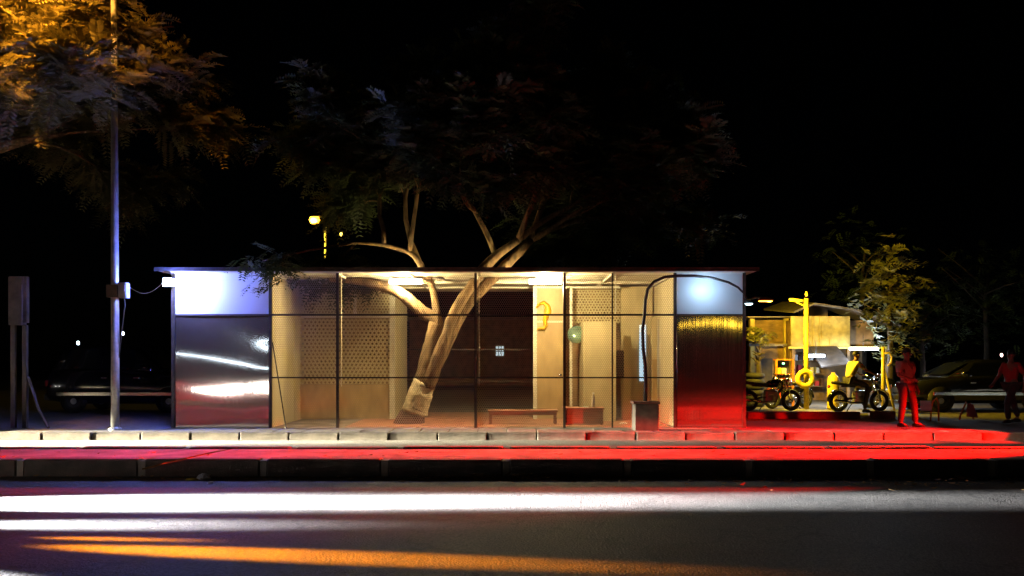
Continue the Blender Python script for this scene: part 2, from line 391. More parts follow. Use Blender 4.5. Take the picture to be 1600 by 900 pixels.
# horizontal rails bay by bay
bays = [422, 527, 743, 882, 1055]
for a, b in zip(bays[:-1], bays[1:]):
    for z, t in ((Z1, .042), (Z2, .034)):
        part('rail', 'frame', (LX(a)+.03, LX(b)-.03, -.004, .010, z-t/2, z+t/2))
for px0, px1 in ((422, 1055),):
    part('rear_rail', 'frame', (LX(px0), LX(px1), D-.05, D-.01, 1.72, 1.76))
    part('rear_rail', 'frame', (LX(px0), LX(px1), D-.05, D-.01, .86, .90))
for a, b in zip(bays[:-1], bays[1:]):
    for z0, z1 in ((.03, Z2-.02), (Z2+.02, Z1-.024), (Z1+.024, 3.30)):
        part('mesh_screen', 'mesh', (LX(a)+.032, LX(b)-.032, .012, .0135, z0, z1))
# end bays: polished sheet below, frosted sheet above
def sheet(name, x0, x1, z0, z1, y, m, fn, nx=28, nz=56):
    b = MB(); g = []
    for k in range(nz+1):
        g.append([(x0+(x1-x0)*i/nx, y+fn(i/nx, k/nz), z0+(z1-z0)*k/nz) for i in range(nx+1)])
    i0 = len(b.v)
    for r in g: b.v += r
    for k in range(nz):
        for i in range(nx):
            a = i0+k*(nx+1)+i; b.f.append([a, a+1, a+nx+2, a+nx+1])
    # returned edges so that the sheet has thickness
    b.box(x0, x1, y+.06, y+.07, z0, z1)
    return b.build(name, m, P, True)
bl = lambda u, v: .005*math.sin(PI*v)*math.sin(PI*u)+.0024*math.sin(7.3*v+2.2*u+.4)+.0010*math.sin(15*v+4.1*u)+.004*max(0, u-.75)*math.sin(21*v)
br = lambda u, v: .004*(2*u-1)**2*(v**3)-.0014*math.sin(2.2*PI*v+.3)+.0006*math.sin(13*v+.9*u)
sheet('polished_panel', LX(272)+.03, LX(421)-.02, .02, Z1-.02, .008, 'mirror_steel', lambda u, v: bl(u, v)+.022*(1-(2*u-1)**2))
sheet('polished_panel', LX(1056)+.03, LX(1163)-.03, .02, Z1-.02, .008, 'mirror_steel', lambda u, v: br(u, v)+.012*(1-(2*u-1)**2))
tiny = lambda u, v: .003*math.sin(3*v+2*u)
sheet('frosted_panel', LX(272)+.03, LX(421)-.02, Z1+.02, 3.325, .008, 'poly', tiny, 10, 6)
sheet('frosted_panel', LX(1056)+.03, LX(1163)-.03, Z1+.02, 3.325, .008, 'poly', tiny, 10, 6)
for a, b in ((272, 421), (1056, 1163)): part('rail', 'frame', (LX(a)+.03, LX(b)-.02, -.004, .012, Z1-.018, Z1+.018))
# end walls and rear of the two blocks
part('end_wall', 'tin', (LX(270)-.03, LX(270)+.0, .08, D-.09, .0125, 3.32)); part('end_wall', 'tin', (LX(1163)+.0, LX(1163)+.03, .08, D-.09, .0125, 3.32))
part('rear_wall', 'tan_wall', (LX(270)+.05, -3.05, D-.07, D-.03, .0125, 3.32)); part('rear_wall', 'tan_wall', (.95, LX(1163)-.05, D-.07, D-.03, .0125, 3.32))
part('inner_wall', 'wall', (LX(422)-.02, LX(422)+.02, .09, D-.1, .0125, 3.27))
part('inner_wall', 'wall', (LX(1055)+.01, LX(1055)+.05, .09, D-.1, .0125, 3.27))
# left block: framed perforated screens 2.5 m back
YB = 2.5; s20 = (18+YB)/F
def BX(px): return (px-800)*s20
def BZ(py): return 1.5+(560-py)*s20
part('screen_frame', 'pale_frame', (BX(609), BX(617), YB-.04, YB+.06, .031, 3.27))
part('screen_frame', 'pale_frame', (BX(552), BX(557), YB-.02, YB+.03, BZ(497), 3.27))
part('screen_frame', 'pale_frame', (-5.14, BX(609), YB-.02, YB+.03, BZ(497), BZ(492)))
part('screen_frame', 'pale_frame', (-5.14, BX(609), YB-.03, YB+.04, 3.20, 3.27))
part('screen_frame', 'pale_frame', (BX(449), BX(453), YB-.03, YB+.03, .031, BZ(498)))
part('screen', 'perf_fine', (-5.14, BX(552), YB, YB+.006, BZ(491), 3.195)); part('screen', 'perf_fine', (BX(557), BX(608.5), YB, YB+.006, BZ(491), 3.195))
part('screen', 'perf', (BX(453.5), BX(527), YB+.004, YB+.01, BZ(600), BZ(498))); part('screen', 'perf', (BX(528), BX(608.5), YB, YB+.006, BZ(600), BZ(498)))
part('backing_sheet', 'brown_wall', (-5.14, BX(608), YB+.32, YB+.34, .031, 3.2))
part('lower_tone_sheet', 'tan_wall', (BX(453.5), BX(608.5), YB-.012, YB+.02, .031, BZ(600.5)))
part('door_leaf', 'wall', (-5.14, BX(448.5), YB-.6, YB-.57, .031, BZ(500)))
part('side_screen', 'wall', (BX(613), BX(617), YB+.07, D-.1, .031, 3.27))
# right block
part('screen_frame', 'pale_frame', (BX(833), BX(839), YB-.04, YB+.06, .031, 3.27))
part('back_panel', 'tan_wall', (BX(839.5), BX(882), YB, YB+.03, .031, 3.27))
part('screen_frame', 'pale_frame', (BX(839.5), BX(882), YB-.015, YB-.002, BZ(504), BZ(501)))
part('screen_frame', 'pale_frame', (BX(890), BX(894), YB-.03, YB+.03, .031, 3.2))
part('screen_frame', 'pale_frame', (BX(839.5), BX(969), YB-.03, YB+.03, 3.205, 3.262))
part('screen', 'perf_fine', (BX(894.5), BX(972), YB+.3, YB+.306, BZ(505), 3.2))
part('recess_wall', 'brown_wall', (BX(880), BX(975), YB+.7, YB+.73, .031, 3.27))
# lower partitions of the cubicles (tops slope away in depth)
part('cubicle_panel', 'wall', (BX(912), BX(957), YB-.7, YB-.67, .031, BZ(500)-.08))
part('cubicle_side', 'wall', (BX(908), BX(911.5), YB-.7, YB+.6, .031, BZ(500)-.08))
part('back_panel', 'wall', (BX(972), 3.46, YB+.2, YB+.23, .031, 3.27))
part('cubicle_panel', 'wall', (BX(1013), 3.45, YB-.5, YB-.47, .031, BZ(497)))
part('lower_tone_sheet', 'tan_wall', (BX(1013)+.01, 3.448, YB-.515, YB-.502, .031, BZ(562)))  # tan sheet standing in for brown reflections low on the panel
part('cubicle_panel', 'wall', (BX(972), BX(984), YB-.2, YB-.17, .031, BZ(510)))
# narrow lit opening
nw = part('narrow_window', glow('daylight_tube_glass', (.45, .78, 1), 1.1), (BX(1001), BX(1011), YB+.17, YB+.19, BZ(596), BZ(507)))
# fittings on the inner walls
hd = part('hand_dryer', 'dark_board', (BX(959), BX(972), YB-.34, YB-.2, BZ(590), BZ(548)))
mr = MB().lathe([(.0,0),(.20,.0),(.215,.012),(.215,.03),(.0,.035)], 24, mtx=Matrix.Translation((BX(900), YB-.08, BZ(523))) @ Matrix.Rotation(R(90), 4, 'X'))
mr.build('round_mirror', mat('green_tinted_mirror', (.32, .52, .42), .12, metal=.7, var=.5, scale=7), P, True)
# yellow figure on the back panel
fig = [at(838,481,20.44), at(843,475,20.44), at(850,473,20.44), at(855,478,20.44), at(856,486,20.44), at(853,494,20.44), at(851,502,20.44), at(853,508,20.44), at(850,513,20.44), at(843,513,20.44), at(839,515,20.44)]
MB().tube([p-Vector((0,18,0)) for p in fig], [.02,.035,.05,.07,.085,.07,.05,.05,.045,.03,.02], 8).build('wall_emblem', mat('deep_yellow_paint', (.72, .42, .005), .4, var=.1), P, True)

# ------------------------------------------------------------------ lamps of the pavilion
def bulkhead(px, Y, label, e):
    x = gx(px, Y); t = thing('ceiling_lamp', label, 'lamp', (x, Y, 3.282), group='warm lamps under the pavilion ceiling')
    MB().box(-.36,.36,-.05,.05,-.02,.0).build('lamp_base', 'white', t)
    MB().lathe([(.0,-.36),(.05,-.36),(.055,0),(.05,.36),(0,.36)], 12, mtx=Matrix.Translation((0,0,-.075)) @ Matrix.Rotation(R(90),4,'Y')).build('diffuser', glow('warm_diffuser', (1,.86,.58), 26), t, True)
    lamp('POINT', 'lamp_light', t, (0, -.02, -.2), e, WARM, .12)
bulkhead(634, 18.75, 'bright warm lamp under the ceiling beside the leaning tree limb', 520)
bulkhead(852, 18.75, 'brightest warm lamp under the ceiling, right of the tree', 560)
# blue-white flood light on the left corner
t = thing('flood_light', 'blinding blue-white flood light at the left roof corner of the pavilion', 'lamp', at(264, 441, 17.72))
MB().bevel_box(-.10,.10,-.05,.05,-.09,.09,.015).build('housing', 'steel', t)
MB().tube([(.0,.05,.05),(.02,.15,.07),(.1,.3,.10)], .015, 6).build('bracket', 'steel', t)
MB().bevel_box(-.095,.095,-.09,-.052,-.085,.085,.03).build('lens', glow('blue_white_lens', (.45,.62,1), 40), t)
lamp('POINT', 'flood_beam', t, (.13, -.13, -.02), 620, BLUE, .07)
lamp('POINT', 'flood_core', t, (.24, -.07, -.06), 110, (.8,.86,1), .07)

# gooseneck lamp: planter box, bent pole, cool head over the right bay
t = thing('gooseneck_lamp', 'tall bent gooseneck lamp rising from a square planter box', 'lamp', (gx(1008,17.6), 17.6, .006))
def G(px, py): return (gx(px,17.6)-gx(1008,17.6), 0, gz(py,17.6)-.006)
b = MB(); z1 = gz(631,17.6)
b.bevel_box(-.25,.25,-.2,.22,0,z1,.02).build('planter_box', 'dark_board', t)
MB().box(-.275,.275,-.225,.245,z1,z1+.05).build('planter_rim', 'oxide', t)
path = [G(1008,629),G(1009,600),G(1008,570),G(1005,545),G(1004,515),G(1007,490),G(1008,470),G(1012,452),G(1022,440),G(1038,433),G(1058,431),G(1085,431),G(1112,434),G(1138,441),G(1153,449),G(1162,458),G(1167,468)]
MB().tube(path, [.045,.042,.04,.038,.036,.036,.036,.035,.034,.033,.032,.03,.028,.026,.024,.022,.02], 10).build('pole', 'black', t, True)
hp = Vector(G(1170,472)); MB().lathe([(.02,.05),(.05,.03),(.085,-.02),(.09,-.03),(0,-.03)], 14, tuple(hp)).build('lamp_head', 'black', t, True)
MB().lathe([(0,-.06),(.06,-.055),(.08,-.032),(0,-.031)], 14, tuple(hp)).build('bulb', glow('cool_bulb', (.6,.85,1), 14), t, True)
lamp('POINT', 'panel_light', t, (hp.x-.85, hp.y-.05, hp.z+.3), 30, (.45,.72,1), .06)  # point light set away from the bulb, added to brighten the frosted panel

# ------------------------------------------------------------------ furniture in the court
def lowtable(name, label, cat, px0, px1, py, Y, dep, m):
    x0, x1 = gx(px0,Y), gx(px1,Y); cx = (x0+x1)/2; hw = (x1-x0)/2; z = gz(py,Y)-.03
    t = thing(name, label, cat, (cx, Y, .03))
    for i in range(3): MB().bevel_box(-hw,hw,i*dep/3+.004,(i+1)*dep/3-.004,z-.04,z,.006).build('top_plank', m, t)
    for sx in (-1,1):
        for yy in (.03, dep-.08): MB().box(sx*(hw-.06)-.03, sx*(hw-.06)+.03, yy, yy+.05, 0, z-.041).build('leg', m, t)
    MB().box(-hw+.09,hw-.09,dep/2-.02,dep/2+.02,z-.12,z-.042).build('stretcher', m, t)
    return t, z
lowtable('court_bench', 'long low wooden bench in the court right of the tree', 'bench', 762, 872, 641, 18.75, .4, 'wood')
t, zt = lowtable('low_table', 'low wooden table with a bottle, beside the bench', 'table', 880, 945, 637, 18.6, .5, 'wood')
MB().box(-.40,.40,.03,.045,0.02,zt-.045).build('front_panel', 'wood', t)
MB().box(-.40,.40,.40,.415,0.02,zt-.045).build('rear_panel', 'wood', t)
bt = thing('water_bottle', 'clear water bottle standing on the low table', 'bottle', (gx(927,18.8), 18.8, zt+.031))
MB().lathe([(.0,0),(.042,0),(.045,.02),(.042,.12),(.045,.2),(.02,.27),(.02,.29),(0,.29)], 14).build('bottle_body', mat('cloudy_plastic', (.6,.5,.4), .2, var=.1), bt, True)
MB().lathe([(0,.291),(.023,.291),(.023,.325),(0,.325)], 12).build('bottle_cap', 'white', bt, True)
blob('paper_plate', (gx(914,18.75), 18.75, zt+.031), (.09,.06,.02), 'white', 'small white paper scrap on the low table', 'paper', 8)
blob('paper_scrap', (gx(974,18.9), 18.9, .032), (.09,.06,.03), 'white', 'white scrap on the floor left of the planter box', 'paper', 9)
# broom stick leaning at the left bay
t = thing('leaning_stick', 'thin dark stick leaning on the post of the left bay', 'stick', (gx(447,17.9), 17.9, .0))
MB().tube([(0,0,.012), (gx(426,17.98)-gx(447,17.9), .07, gz(535,17.98))], .014, 6).build('stick_shaft', 'frame', t)
MB().lathe([(0,.0),(.028,.0),(.024,.03),(.0,.035)], 10).build('stick_ferrule', 'black', t)
# door knob latch on the rail
tag(MB().lathe([(0,-.02),(.02,-.02),(.028,0),(.02,.02),(0,.02)], 10, tuple(at(876,586,17.98))).build('rail_padlock', 'chrome', smooth=True), 'small shiny padlock hanging on the lower front rail', 'padlock')

# ------------------------------------------------------------------ trees
class Leaves:
    def __init__(s): s.v = []; s.f = []
    def frond(s, base, d, L, n, ls, rnd):
        d = d.normalized(); side = d.cross(Vector((0,0,1)))
        if side.length < .1: side = Vector((1,0,0))
        side.normalize(); up = side.cross(d)
        roll = rnd.uniform(-.6,.6); side = (side*math.cos(roll)+up*math.sin(roll)); up = side.cross(d)
        for k in range(n):
            t = (k+.5)/n; c = base + d*L*t - Vector((0,0,1))*L*.28*t*t
            sz = ls*(1.15-abs(t-.45))*rnd.uniform(.8,1.2)
            for q in (-1,1):
                a = (side*q*.85 + d*.5 + up*rnd.uniform(-.25,.25)).normalized(); b = a.cross(up).normalized()*sz*.17
                i = len(s.v); s.v += [c, c+a*sz*.5+b, c+a*sz, c+a*sz*.5-b]; s.f.append([i,i+1,i+2,i+3])
    def build(s, name, m, parent):
        me = bpy.data.meshes.new(name); me.from_pydata([tuple(v) for v in s.v], [], s.f); me.materials.append(M[m])
        o = bpy.data.objects.new(name, me); col.objects.link(o); o.parent = parent; return o
def grow(b, lv, p, d, L, r, depth, rnd, droop=.0, fr=(.55,13,.12), spread=.6):
    pts = [p]; rad = [r]; q = p.copy(); dd = d.normalized()
    n = 5
    for k in range(n):
        dd = (dd + Vector((rnd.uniform(-.22,.22), rnd.uniform(-.22,.22), rnd.uniform(-.15,.2)-droop))).normalized()
        q = q + dd*L/n; pts.append(q.copy()); rad.append(r*(1-.55*(k+1)/n))
    b.tube(pts, rad, 6 if r < .06 else 8)
    if depth <= 1:
        for k in range(1, n+1):
            for m in range(2):
                a = (dd*.6 + Vector((rnd.uniform(-1,1), rnd.uniform(-1,1), rnd.uniform(-.45,.4)))).normalized()
                lv.frond(pts[k], a, fr[0]*rnd.uniform(.6,1.25), fr[1], fr[2], rnd)
    if depth > 0:
        for k in range(2, n+1):
            for m in range(1 if (k < 5 or depth > 2) else 2):
                a = (dd*.75 + Vector((rnd.uniform(-1,1), rnd.uniform(-1,1), rnd.uniform(-.35,.5)))*spread*1.5).normalized()
                grow(b, lv, pts[k], a, L*rnd.uniform(.5,.68), max(.012, rad[k]*.6), depth-1, rnd, droop, fr, spread)
# --- tree growing through the court
T1 = thing('court_tree', 'leaning forked tree with lime-washed base growing through the pavilion roof', 'tree', (gx(640,19.1), 19.1, .03))
def TP(px, py, Y): return at(px, py, Y) - Vector(T1.location)
rnd = random.Random(5)
def limb(pts, rad, name, m='bark', n=14):
    # subdivide for a knobbly outline
    P_ = [Vector(p) for p in pts]; o = []; rr = []
    for k in range(len(P_)-1):
        for s_ in range(4):
            t = s_/4
            p0 = P_[max(k-1,0)]; p1 = P_[k]; p2 = P_[k+1]; p3 = P_[min(k+2,len(P_)-1)]
            o.append(.5*((2*p1)+(p2-p0)*t+(2*p0-5*p1+4*p2-p3)*t*t+(-p0+3*p1-3*p2+p3)*t**3)); rr.append(rad[k]*(1-t)+rad[k+1]*t)
    o.append(P_[-1]); rr.append(rad[-1])
    rr = [r*(1+rnd.uniform(-.06,.06)) for r in rr]
    random.seed(3); b = MB(); b.tube(o, rr, n, True, .05); return b.build(name, m, T1, True)
# base: oxide foot, lime band, then bark
limb([TP(634,673,19.1), TP(642,655,19.1), TP(651,637,19.1)], [.33,.295,.265], 'oxide_foot', 'oxide')
limb([TP(647,646,19.1), TP(654,624,19.1), TP(660,606,19.1), TP(664,598,19.1)], [.292,.288,.272,.248], 'lime_band', 'lime')
trunk = limb([TP(650,640,19.1), TP(662,600,19.1), TP(669,565,19.1), TP(676,535,19.1), TP(683,505,19.1)], [.25,.235,.20,.185,.185], 'trunk')
limb([TP(684,520,19.1), TP(680,500,19.1), TP(664,490,19.1), TP(645,474,19.05), TP(622,456,18.95), TP(596,446,18.9), TP(560,439,18.9), TP(515,437,18.95)], [.15,.16,.15,.14,.13,.12,.09,.04], 'limb')
limb([TP(683,505,19.15), TP(681,480,19.2), TP(677,455,19.3), TP(672,440,19.3), TP(662,425,19.3), TP(655,410,19.3), TP(640,395,19.3), TP(600,383,19.3), TP(556,380,19.3)], [.11,.085,.08,.085,.085,.075,.06,.045,.025], 'limb')
limb([TP(676,446,19.25), TP(668,440,19.2), TP(650,436,19.15)], [.05,.04,.025], 'limb')
limb([TP(668,605,19.0), TP(684,560,18.95), TP(697,525,18.95), TP(707,495,19.0), TP(722,468,19.1), TP(742,440,19.2), TP(752,425,19.25), TP(775,400,19.3), TP(810,375,19.3)], [.17,.15,.125,.12,.12,.12,.125,.11,.08], 'limb')
limb([TP(684,572,19.0), TP(700,535,19.1), TP(716,500,19.3), TP(735,470,19.35), TP(765,440,19.4), TP(790,415,19.45), TP(830,375,19.6)], [.11,.12,.13,.13,.13,.12,.08], 'limb')
lb = MB(); lv = Leaves(); fr1 = (.62, 10, .17)
starts = [(TP(655,410,19.3), (-.4,.3,1), 2.8, .07), (TP(600,383,19.3), (-.2,.5,1), 2.2, .06), (TP(556,380,19.3), (-.6,.3,-.55), .9, .03),
          (TP(810,375,19.3), (.7,.2,.8), 2.8, .07), (TP(830,375,19.6), (1,.3,.6), 3.0, .08), (TP(810,375,19.3), (.2,-.2,1), 2.8, .07),
          (TP(830,375,19.6), (.4,.5,1), 3.0, .08), (TP(640,395,19.3), (.2,.4,1), 2.6, .06), (TP(830,375,19.6), (1,.1,.45), 2.4, .06), (TP(775,400,19.3), (-.2,.1,1), 2.8, .07)]
for p, d, L, r in starts: grow(lb, lv, p, Vector(d), L, r, 3 if r > .05 else 2, rnd, .03, fr1, .6)
# low spray of leaves hanging in front of the left roof edge
rnd2 = random.Random(9)
for k in range(70):
    p = TP(rnd2.gauss(425,26), rnd2.gauss(410,13), 17.35+rnd2.uniform(-.25,.25))
    lv.frond(p, Vector((rnd2.uniform(-1,1), rnd2.uniform(-.6,.6), rnd2.uniform(-.8,.1))), .34, 9, .12, rnd2)
lb.tube([TP(556,380,19.3), TP(520,385,18.6), TP(480,392,17.9), TP(445,400,17.45), TP(410,408,17.35)], [.03,.025,.02,.015,.01], 6)
lb.build('branches', 'bark', T1, True)
cr = lv.build('crown', 'leaf_a', T1)
print('court tree leaves', len(lv.f))
# --- roadside tree at the left, lit by the street lamp
T2 = thing('roadside_tree', 'feathery roadside tree at the upper left, lit orange by the street lamp', 'tree', (-14.6, 19.9, 0))
rnd = random.Random(21); lb = MB(); lv = Leaves()
lb.tube([(0,0,0),(.1,0,1.5),(.25,-.1,3.2),(.5,-.2,5.0),(.75,-.28,6.0)], [.32,.27,.24,.21,.18], 12, True, .05)
for d, L, z in (((1,-.25,.45),3.6,5.5), ((1,.0,.6),3.7,5.5), ((.8,-.5,.7),3.2,5.5), ((.3,.5,.9),2.6,5.5), ((1,-.2,.22),3.8,5.4), ((1,-.4,.3),3.8,5.5)):
    grow(lb, lv, Vector((.72,-.27,z+.3)), Vector(d), L, .12, 3, rnd, .02, (.75, 13, .17), .5)
lb.build('trunk', 'bark', T2, True); lv.build('crown', 'leaf_b', T2)
print('roadside tree leaves', len(lv.f))

# ------------------------------------------------------------------ street lamp pole at the left with box and cable
t = thing('street_lamp', 'tall slim street lamp pole beside the left end of the pavilion', 'street lamp', (gx(180,17.6), 17.6, .006))
MB().tube([(0,0,0),(0,0,1.2),(-.01,0,4.5),(-.03,0,9.4)], [.085,.082,.075,.055], 14).build('pole', 'steel', t, True)
MB().lathe([(.13,0),(.13,.03),(.09,.06),(.0,.06)], 14).build('base_plate', 'steel', t)
MB().tube([(-.03,0,9.3),(-.2,-.6,9.4),(-.5,-1.5,9.3),(-.9,-2.5,9.1)], [.04,.038,.034,.03], 8).build('arm', 'steel', t, True)
hd = MB().loft([[(-.9+x*s1, -2.6+y*s1, 9.1+z) for x, y in ((-.42,-.2),(.1,-.12),(.1,.12),(-.42,.1))] for s1, z in ((1,-.04),(1,.03),(.7,.09))]).build('lamp_head', 'grey_box', t)
MB().box(-1.25,-.85,-2.74,-2.55,9.035,9.055).build('lamp_glass', glow('sodium_glass', SODIUM, 30), t)
lamp('SPOT', 'sodium_light', t, (-1.05,-2.65,9.0), 7500, SODIUM, .12, (-.2,.9,-.45), 118, .5)
zb = gz(455,17.6)
MB().box(-.13,.09,-.12,.10,zb-.14,zb+.12).build('clamp_band', 'dark_board', t)
jb = MB().bevel_box(.10,.28,-.10,.08,zb-.15,zb+.17,.015).build('junction_box', 'grey_box', t)
for k in range(3): MB().box(.13,.25,-.112,-.101,zb-.1+k*.085,zb-.06+k*.085).build('box_rib', 'grey_box', jb)
MB().tube([(.2,-.02,zb-.15),(.22,-.03,zb-.3),(.17,-.03,zb-.7),(.13,-.02,zb-1.0),(.08,0,zb-1.4)], .012, 6).build('drop_cable', 'black', t, True)
# sagging wire from the box to the flood light
a = Vector((gx(180,17.6)+.27, 17.56, zb+.12)); e = at(258,438,17.55); pts = []
for k in range(13):
    u = k/12; p = a.lerp(e, u); p.z -= .22*math.sin(PI*u); pts.append(p)
tag(MB().tube(pts, .004, 5).build('service_wire', 'steel', smooth=True), 'thin wire sagging from the pole box to the pavilion corner', 'wire')

# sign box on two legs at the far left
t = thing('utility_box', 'dark tall utility box on two legs at the left edge', 'utility box', (gx(30,18.2), 18.2, 0))
zt, zb = gz(432,18.2), gz(508,18.2)
MB().bevel_box(-.19,.11,-.09,.1,zb,zt,.015).build('box_body', 'dark_board', t)
MB().box(.112,.19,-.05,.05,zb+.05,zt).build('edge_channel', 'kerb', t)
for x in (-.12,.13): MB().box(x-.045,x+.045,-.04,.04,0,zb).build('leg', 'dark_board', t)
MB().tube([(.2,0,1.1),(.48,-.1,.4),(.72,-.15,0)], .03, 6).build('prop', 'frame', t)

# ------------------------------------------------------------------ cars
def car(name, label, loc, rz, paint, group=None, tall=False, heads=False, tails=False):
    t = thing(name, label, 'car', loc, rz, group)
    # profile stations along +x (front): x, top z, half width, is_cabin
    k = 1.18 if tall else 1.0
    prof = [(-2.15,.62,.70),(-2.10,.86*k,.78),(-1.95,1.0*k,.83),(-1.45,1.05*k,.86),(-1.0,1.06*k,.87),(.2,1.04*k,.87),(.75,1.0*k,.86),(1.4,.93*k,.84),(1.85,.84*k,.80),(2.08,.70,.72),(2.14,.55,.64)]
    rings = []
    for x, z, hw in prof:
        zb = .24 if abs(x) < 1.9 else .32
        half = [(hw*.90, zb), (hw, zb+.12), (hw*1.01, (zb+z)/2), (hw*.985, z-.12), (hw*.93, z-.03), (hw*.55, z)]
        rings.append([(x,-y,q) for y,q in half]+[(x,y,q) for y,q in half[::-1]])
    MB().loft(rings).build('body', paint, t, True)
    top = 1.46*k+(.12 if tall else 0); zb = 1.0*k
    cab = [(-2.0 if tall else -1.75,zb-.03,.70),(-1.75 if tall else -1.15,top-.10,.60),(-1.3 if tall else -.75,top,.585),(.0,top+.01,.59),(.35,top-.09,.60),(1.08,zb-.03,.72)]
    rings = []
    for x, z, hw in cab:
        half = [(.78,zb-.04),(hw+(.78-hw)*(1-(z-zb)/(top-zb+1e-6)),z-.06 if z > zb+.1 else zb-.035),(hw*.92 if z > zb+.1 else .70,z)]
        rings.append([(x,-y,q) for y,q in half]+[(x,y,q) for y,q in half[::-1]])
    MB().loft(rings).build('cabin', paint, t, True)
    # windows: proud dark glass
    for sgn in (-1,1):
        for (x0,x1,a0,a1) in ((-.52,.28,-.60,.62),(-1.28 if not tall else -1.5,-.58,-1.45 if not tall else -1.72,-.66)):
            def w_(x, z): f = (z-zb)/(top-zb); return sgn*(.785-.165*f+.012)
            z0, z1 = zb+.02, top-.10
            MB().poly([(a0,w_(0,z0),z0),(a1,w_(0,z0),z0),(x1,w_(0,z1),z1),(x0,w_(0,z1),z1)], sgn > 0).build('side_window', 'glass_dark', t)
        MB().bevel_box(-1.8,1.55,min(sgn*.86,sgn*.895),max(sgn*.86,sgn*.895),.47,.57,.012).build('side_moulding', 'chrome', t)
        mm = MB(); mm.bevel_box(.62,.78,min(sgn*.86,sgn*1.02),max(sgn*.86,sgn*1.02),zb+.0,zb+.14,.03); mm.build('wing_mirror', paint, t, True)
        for xx in (-.55,.35): MB().box(xx,xx+.16,sgn*.875-.012,sgn*.875+.012,.80*k,.83*k).build('door_handle', 'chrome', t)
        hl = MB().bevel_box(1.93,2.145,min(sgn*.42,sgn*.74),max(sgn*.42,sgn*.74),.60,.74,.02).build('headlamp', glow('headlamp_glass',(1,.96,.88),60) if heads else 'chrome', t)
        tl = MB().bevel_box(-2.17,-2.0,min(sgn*.50,sgn*.78),max(sgn*.50,sgn*.78),.72,.90,.02).build('tail_lamp', glow('tail_glass',(1,.02,.01),30) if tails else 'shirt_red', t)
    MB().poly([(1.09,-.66,zb+.02),(1.09,.66,zb+.02),(.42,.56,top-.10),(.42,-.56,top-.10)]).build('windscreen', 'glass_dark', t).location = (.02,0,.02)
    xr = (-2.0,-1.80) if tall else (-1.70,-1.24)
    MB().poly([(xr[0],.62,zb+.06),(xr[0],-.62,zb+.06),(xr[1],-.54,top-.14),(xr[1],.54,top-.14)]).build('rear_window', 'glass_dark', t).location = (-.03,0,.02)
    MB().box(2.10,2.15,-.40,.40,.52,.66).build('grille', 'black', t)
    MB().bevel_box(2.02,2.2,-.72,.72,.30,.46,.03).build('bumper', 'black', t); MB().bevel_box(-2.22,-2.05,-.74,.74,.34,.52,.03).build('bumper', 'black', t)
    for x in (-1.32,1.32):
        for sgn in (-1,1):
            wh = MB().torus((x,sgn*.78,.31),.23,.085,'Y',22,8,1.25).build('wheel', 'rubber', t, True)
            MB().lathe([(0,-.07),(.19,-.07),(.2,0),(.19,.07),(.05,.09),(0,.09)],18,mtx=Matrix.Translation((x,sgn*.78,.31)) @ Matrix.Rotation(R(-90*sgn),4,'X')).build('rim','steel',wh,True)
            MB().lathe([(0,-.02),(.37,-.02),(.37,.02),(0,.02)],22,mtx=Matrix.Translation((x,sgn*.845,.34)) @ Matrix.Rotation(R(90),4,'X')).build('wheel_arch','black',t,True)
    return t
car('parked_car', 'dark tall parked car behind the pole, left of the pavilion', (-10.85, 24.2, 0), 0, 'paint_black', tall=True)
car('parked_car', 'dark parked car at the right edge beyond the footpath', (gx(1530,24), 24.4, 0), PI, 'paint_black')

# unseen cars added outside the view; their beams stand in for passing traffic's light
def beams(c, p, color, size, targets):  # spots aimed to lay added bands of light along road and kerb
    wp = Vector(c.location)+Vector(p)
    for (x, y, z, cone, e) in targets:
        lamp('SPOT', 'band_beam', c, p, e, color, size, Vector((x,y,z))-wp, cone, 1)
ca = car('unseen_car', 'unseen grey car added beyond the left edge to cast the white far-lane band', (-22.5, 15.6, RZ), 0, 'paint_grey', heads=True, tails=True)
beams(ca, (2.25,.58,.66), (1,.90,.62), .05, [(-16.4,12.9,.07,13,120000), (-14,16.4,-.12,14,380000), (-11.2,16.45,-.13,5.4,1500000)])
beams(ca, (2.25,-.58,.66), (1,.90,.62), .05, [(-10.5,15.7,RZ,6,600000), (-8.2,16.2,RZ,3.8,330000)])
cb = car('unseen_car', 'unseen white car added beyond the left edge to cast the near white and amber bands', (-11.2, 8.95, RZ), 0, 'paint_white', heads=True)
beams(cb, (2.25,.58,.66), (.95,.97,1), .05, [(-5.6,9.6,RZ,17.5,420000), (-2.6,9.65,RZ,9.2,560000), (1.6,10.0,RZ,4.0,60000)])
beams(cb, (2.25,-.58,.66), (.95,.95,1), .05, [(-4.4,8.35,RZ,8,90000), (-3.9,6.3,RZ,4.5,45000)])
MB().bevel_box(1.98,2.15,-.80,-.745,.60,.72,.01).build('indicator_lamp', glow('amber_glass',(1,.35,.02),30), cb)
beams(cb, (2.2,-.82,.66), (1,.27,.003), .04, [(-2.2,7.1,RZ,4.6,220000), (-3.6,7.68,RZ,2.2,110000)])  # added for the orange band on the near road
cc = car('unseen_car', 'unseen maroon car added beyond the right edge to cast the red bands', (13.0, 14.95, RZ), 0, 'paint_red', heads=True, tails=True)
beams(cc, (2.25,.58,.66), (.86,1,.86), .05, [(19.8,12.8,.07,26,70000)])  # beam added for the pale bar mirrored in the parked car's moulding
beams(cc, (-2.3,-.64,.81), (1,.003,.001), .05, [(6.5,12.9,.07,26,55000), (1.5,12.75,.07,13,170000), (-4.0,12.75,.07,7,270000)])
beams(cc, (-2.3,.64,.81), (1,.003,.001), .05, [(8.8,17.4,-.02,46,9000), (6.6,17.25,-.02,22,42000), (3.0,17.0,-.08,8,60000), (5,14.9,RZ,22,150000), (-1,14.6,RZ,10,240000)])

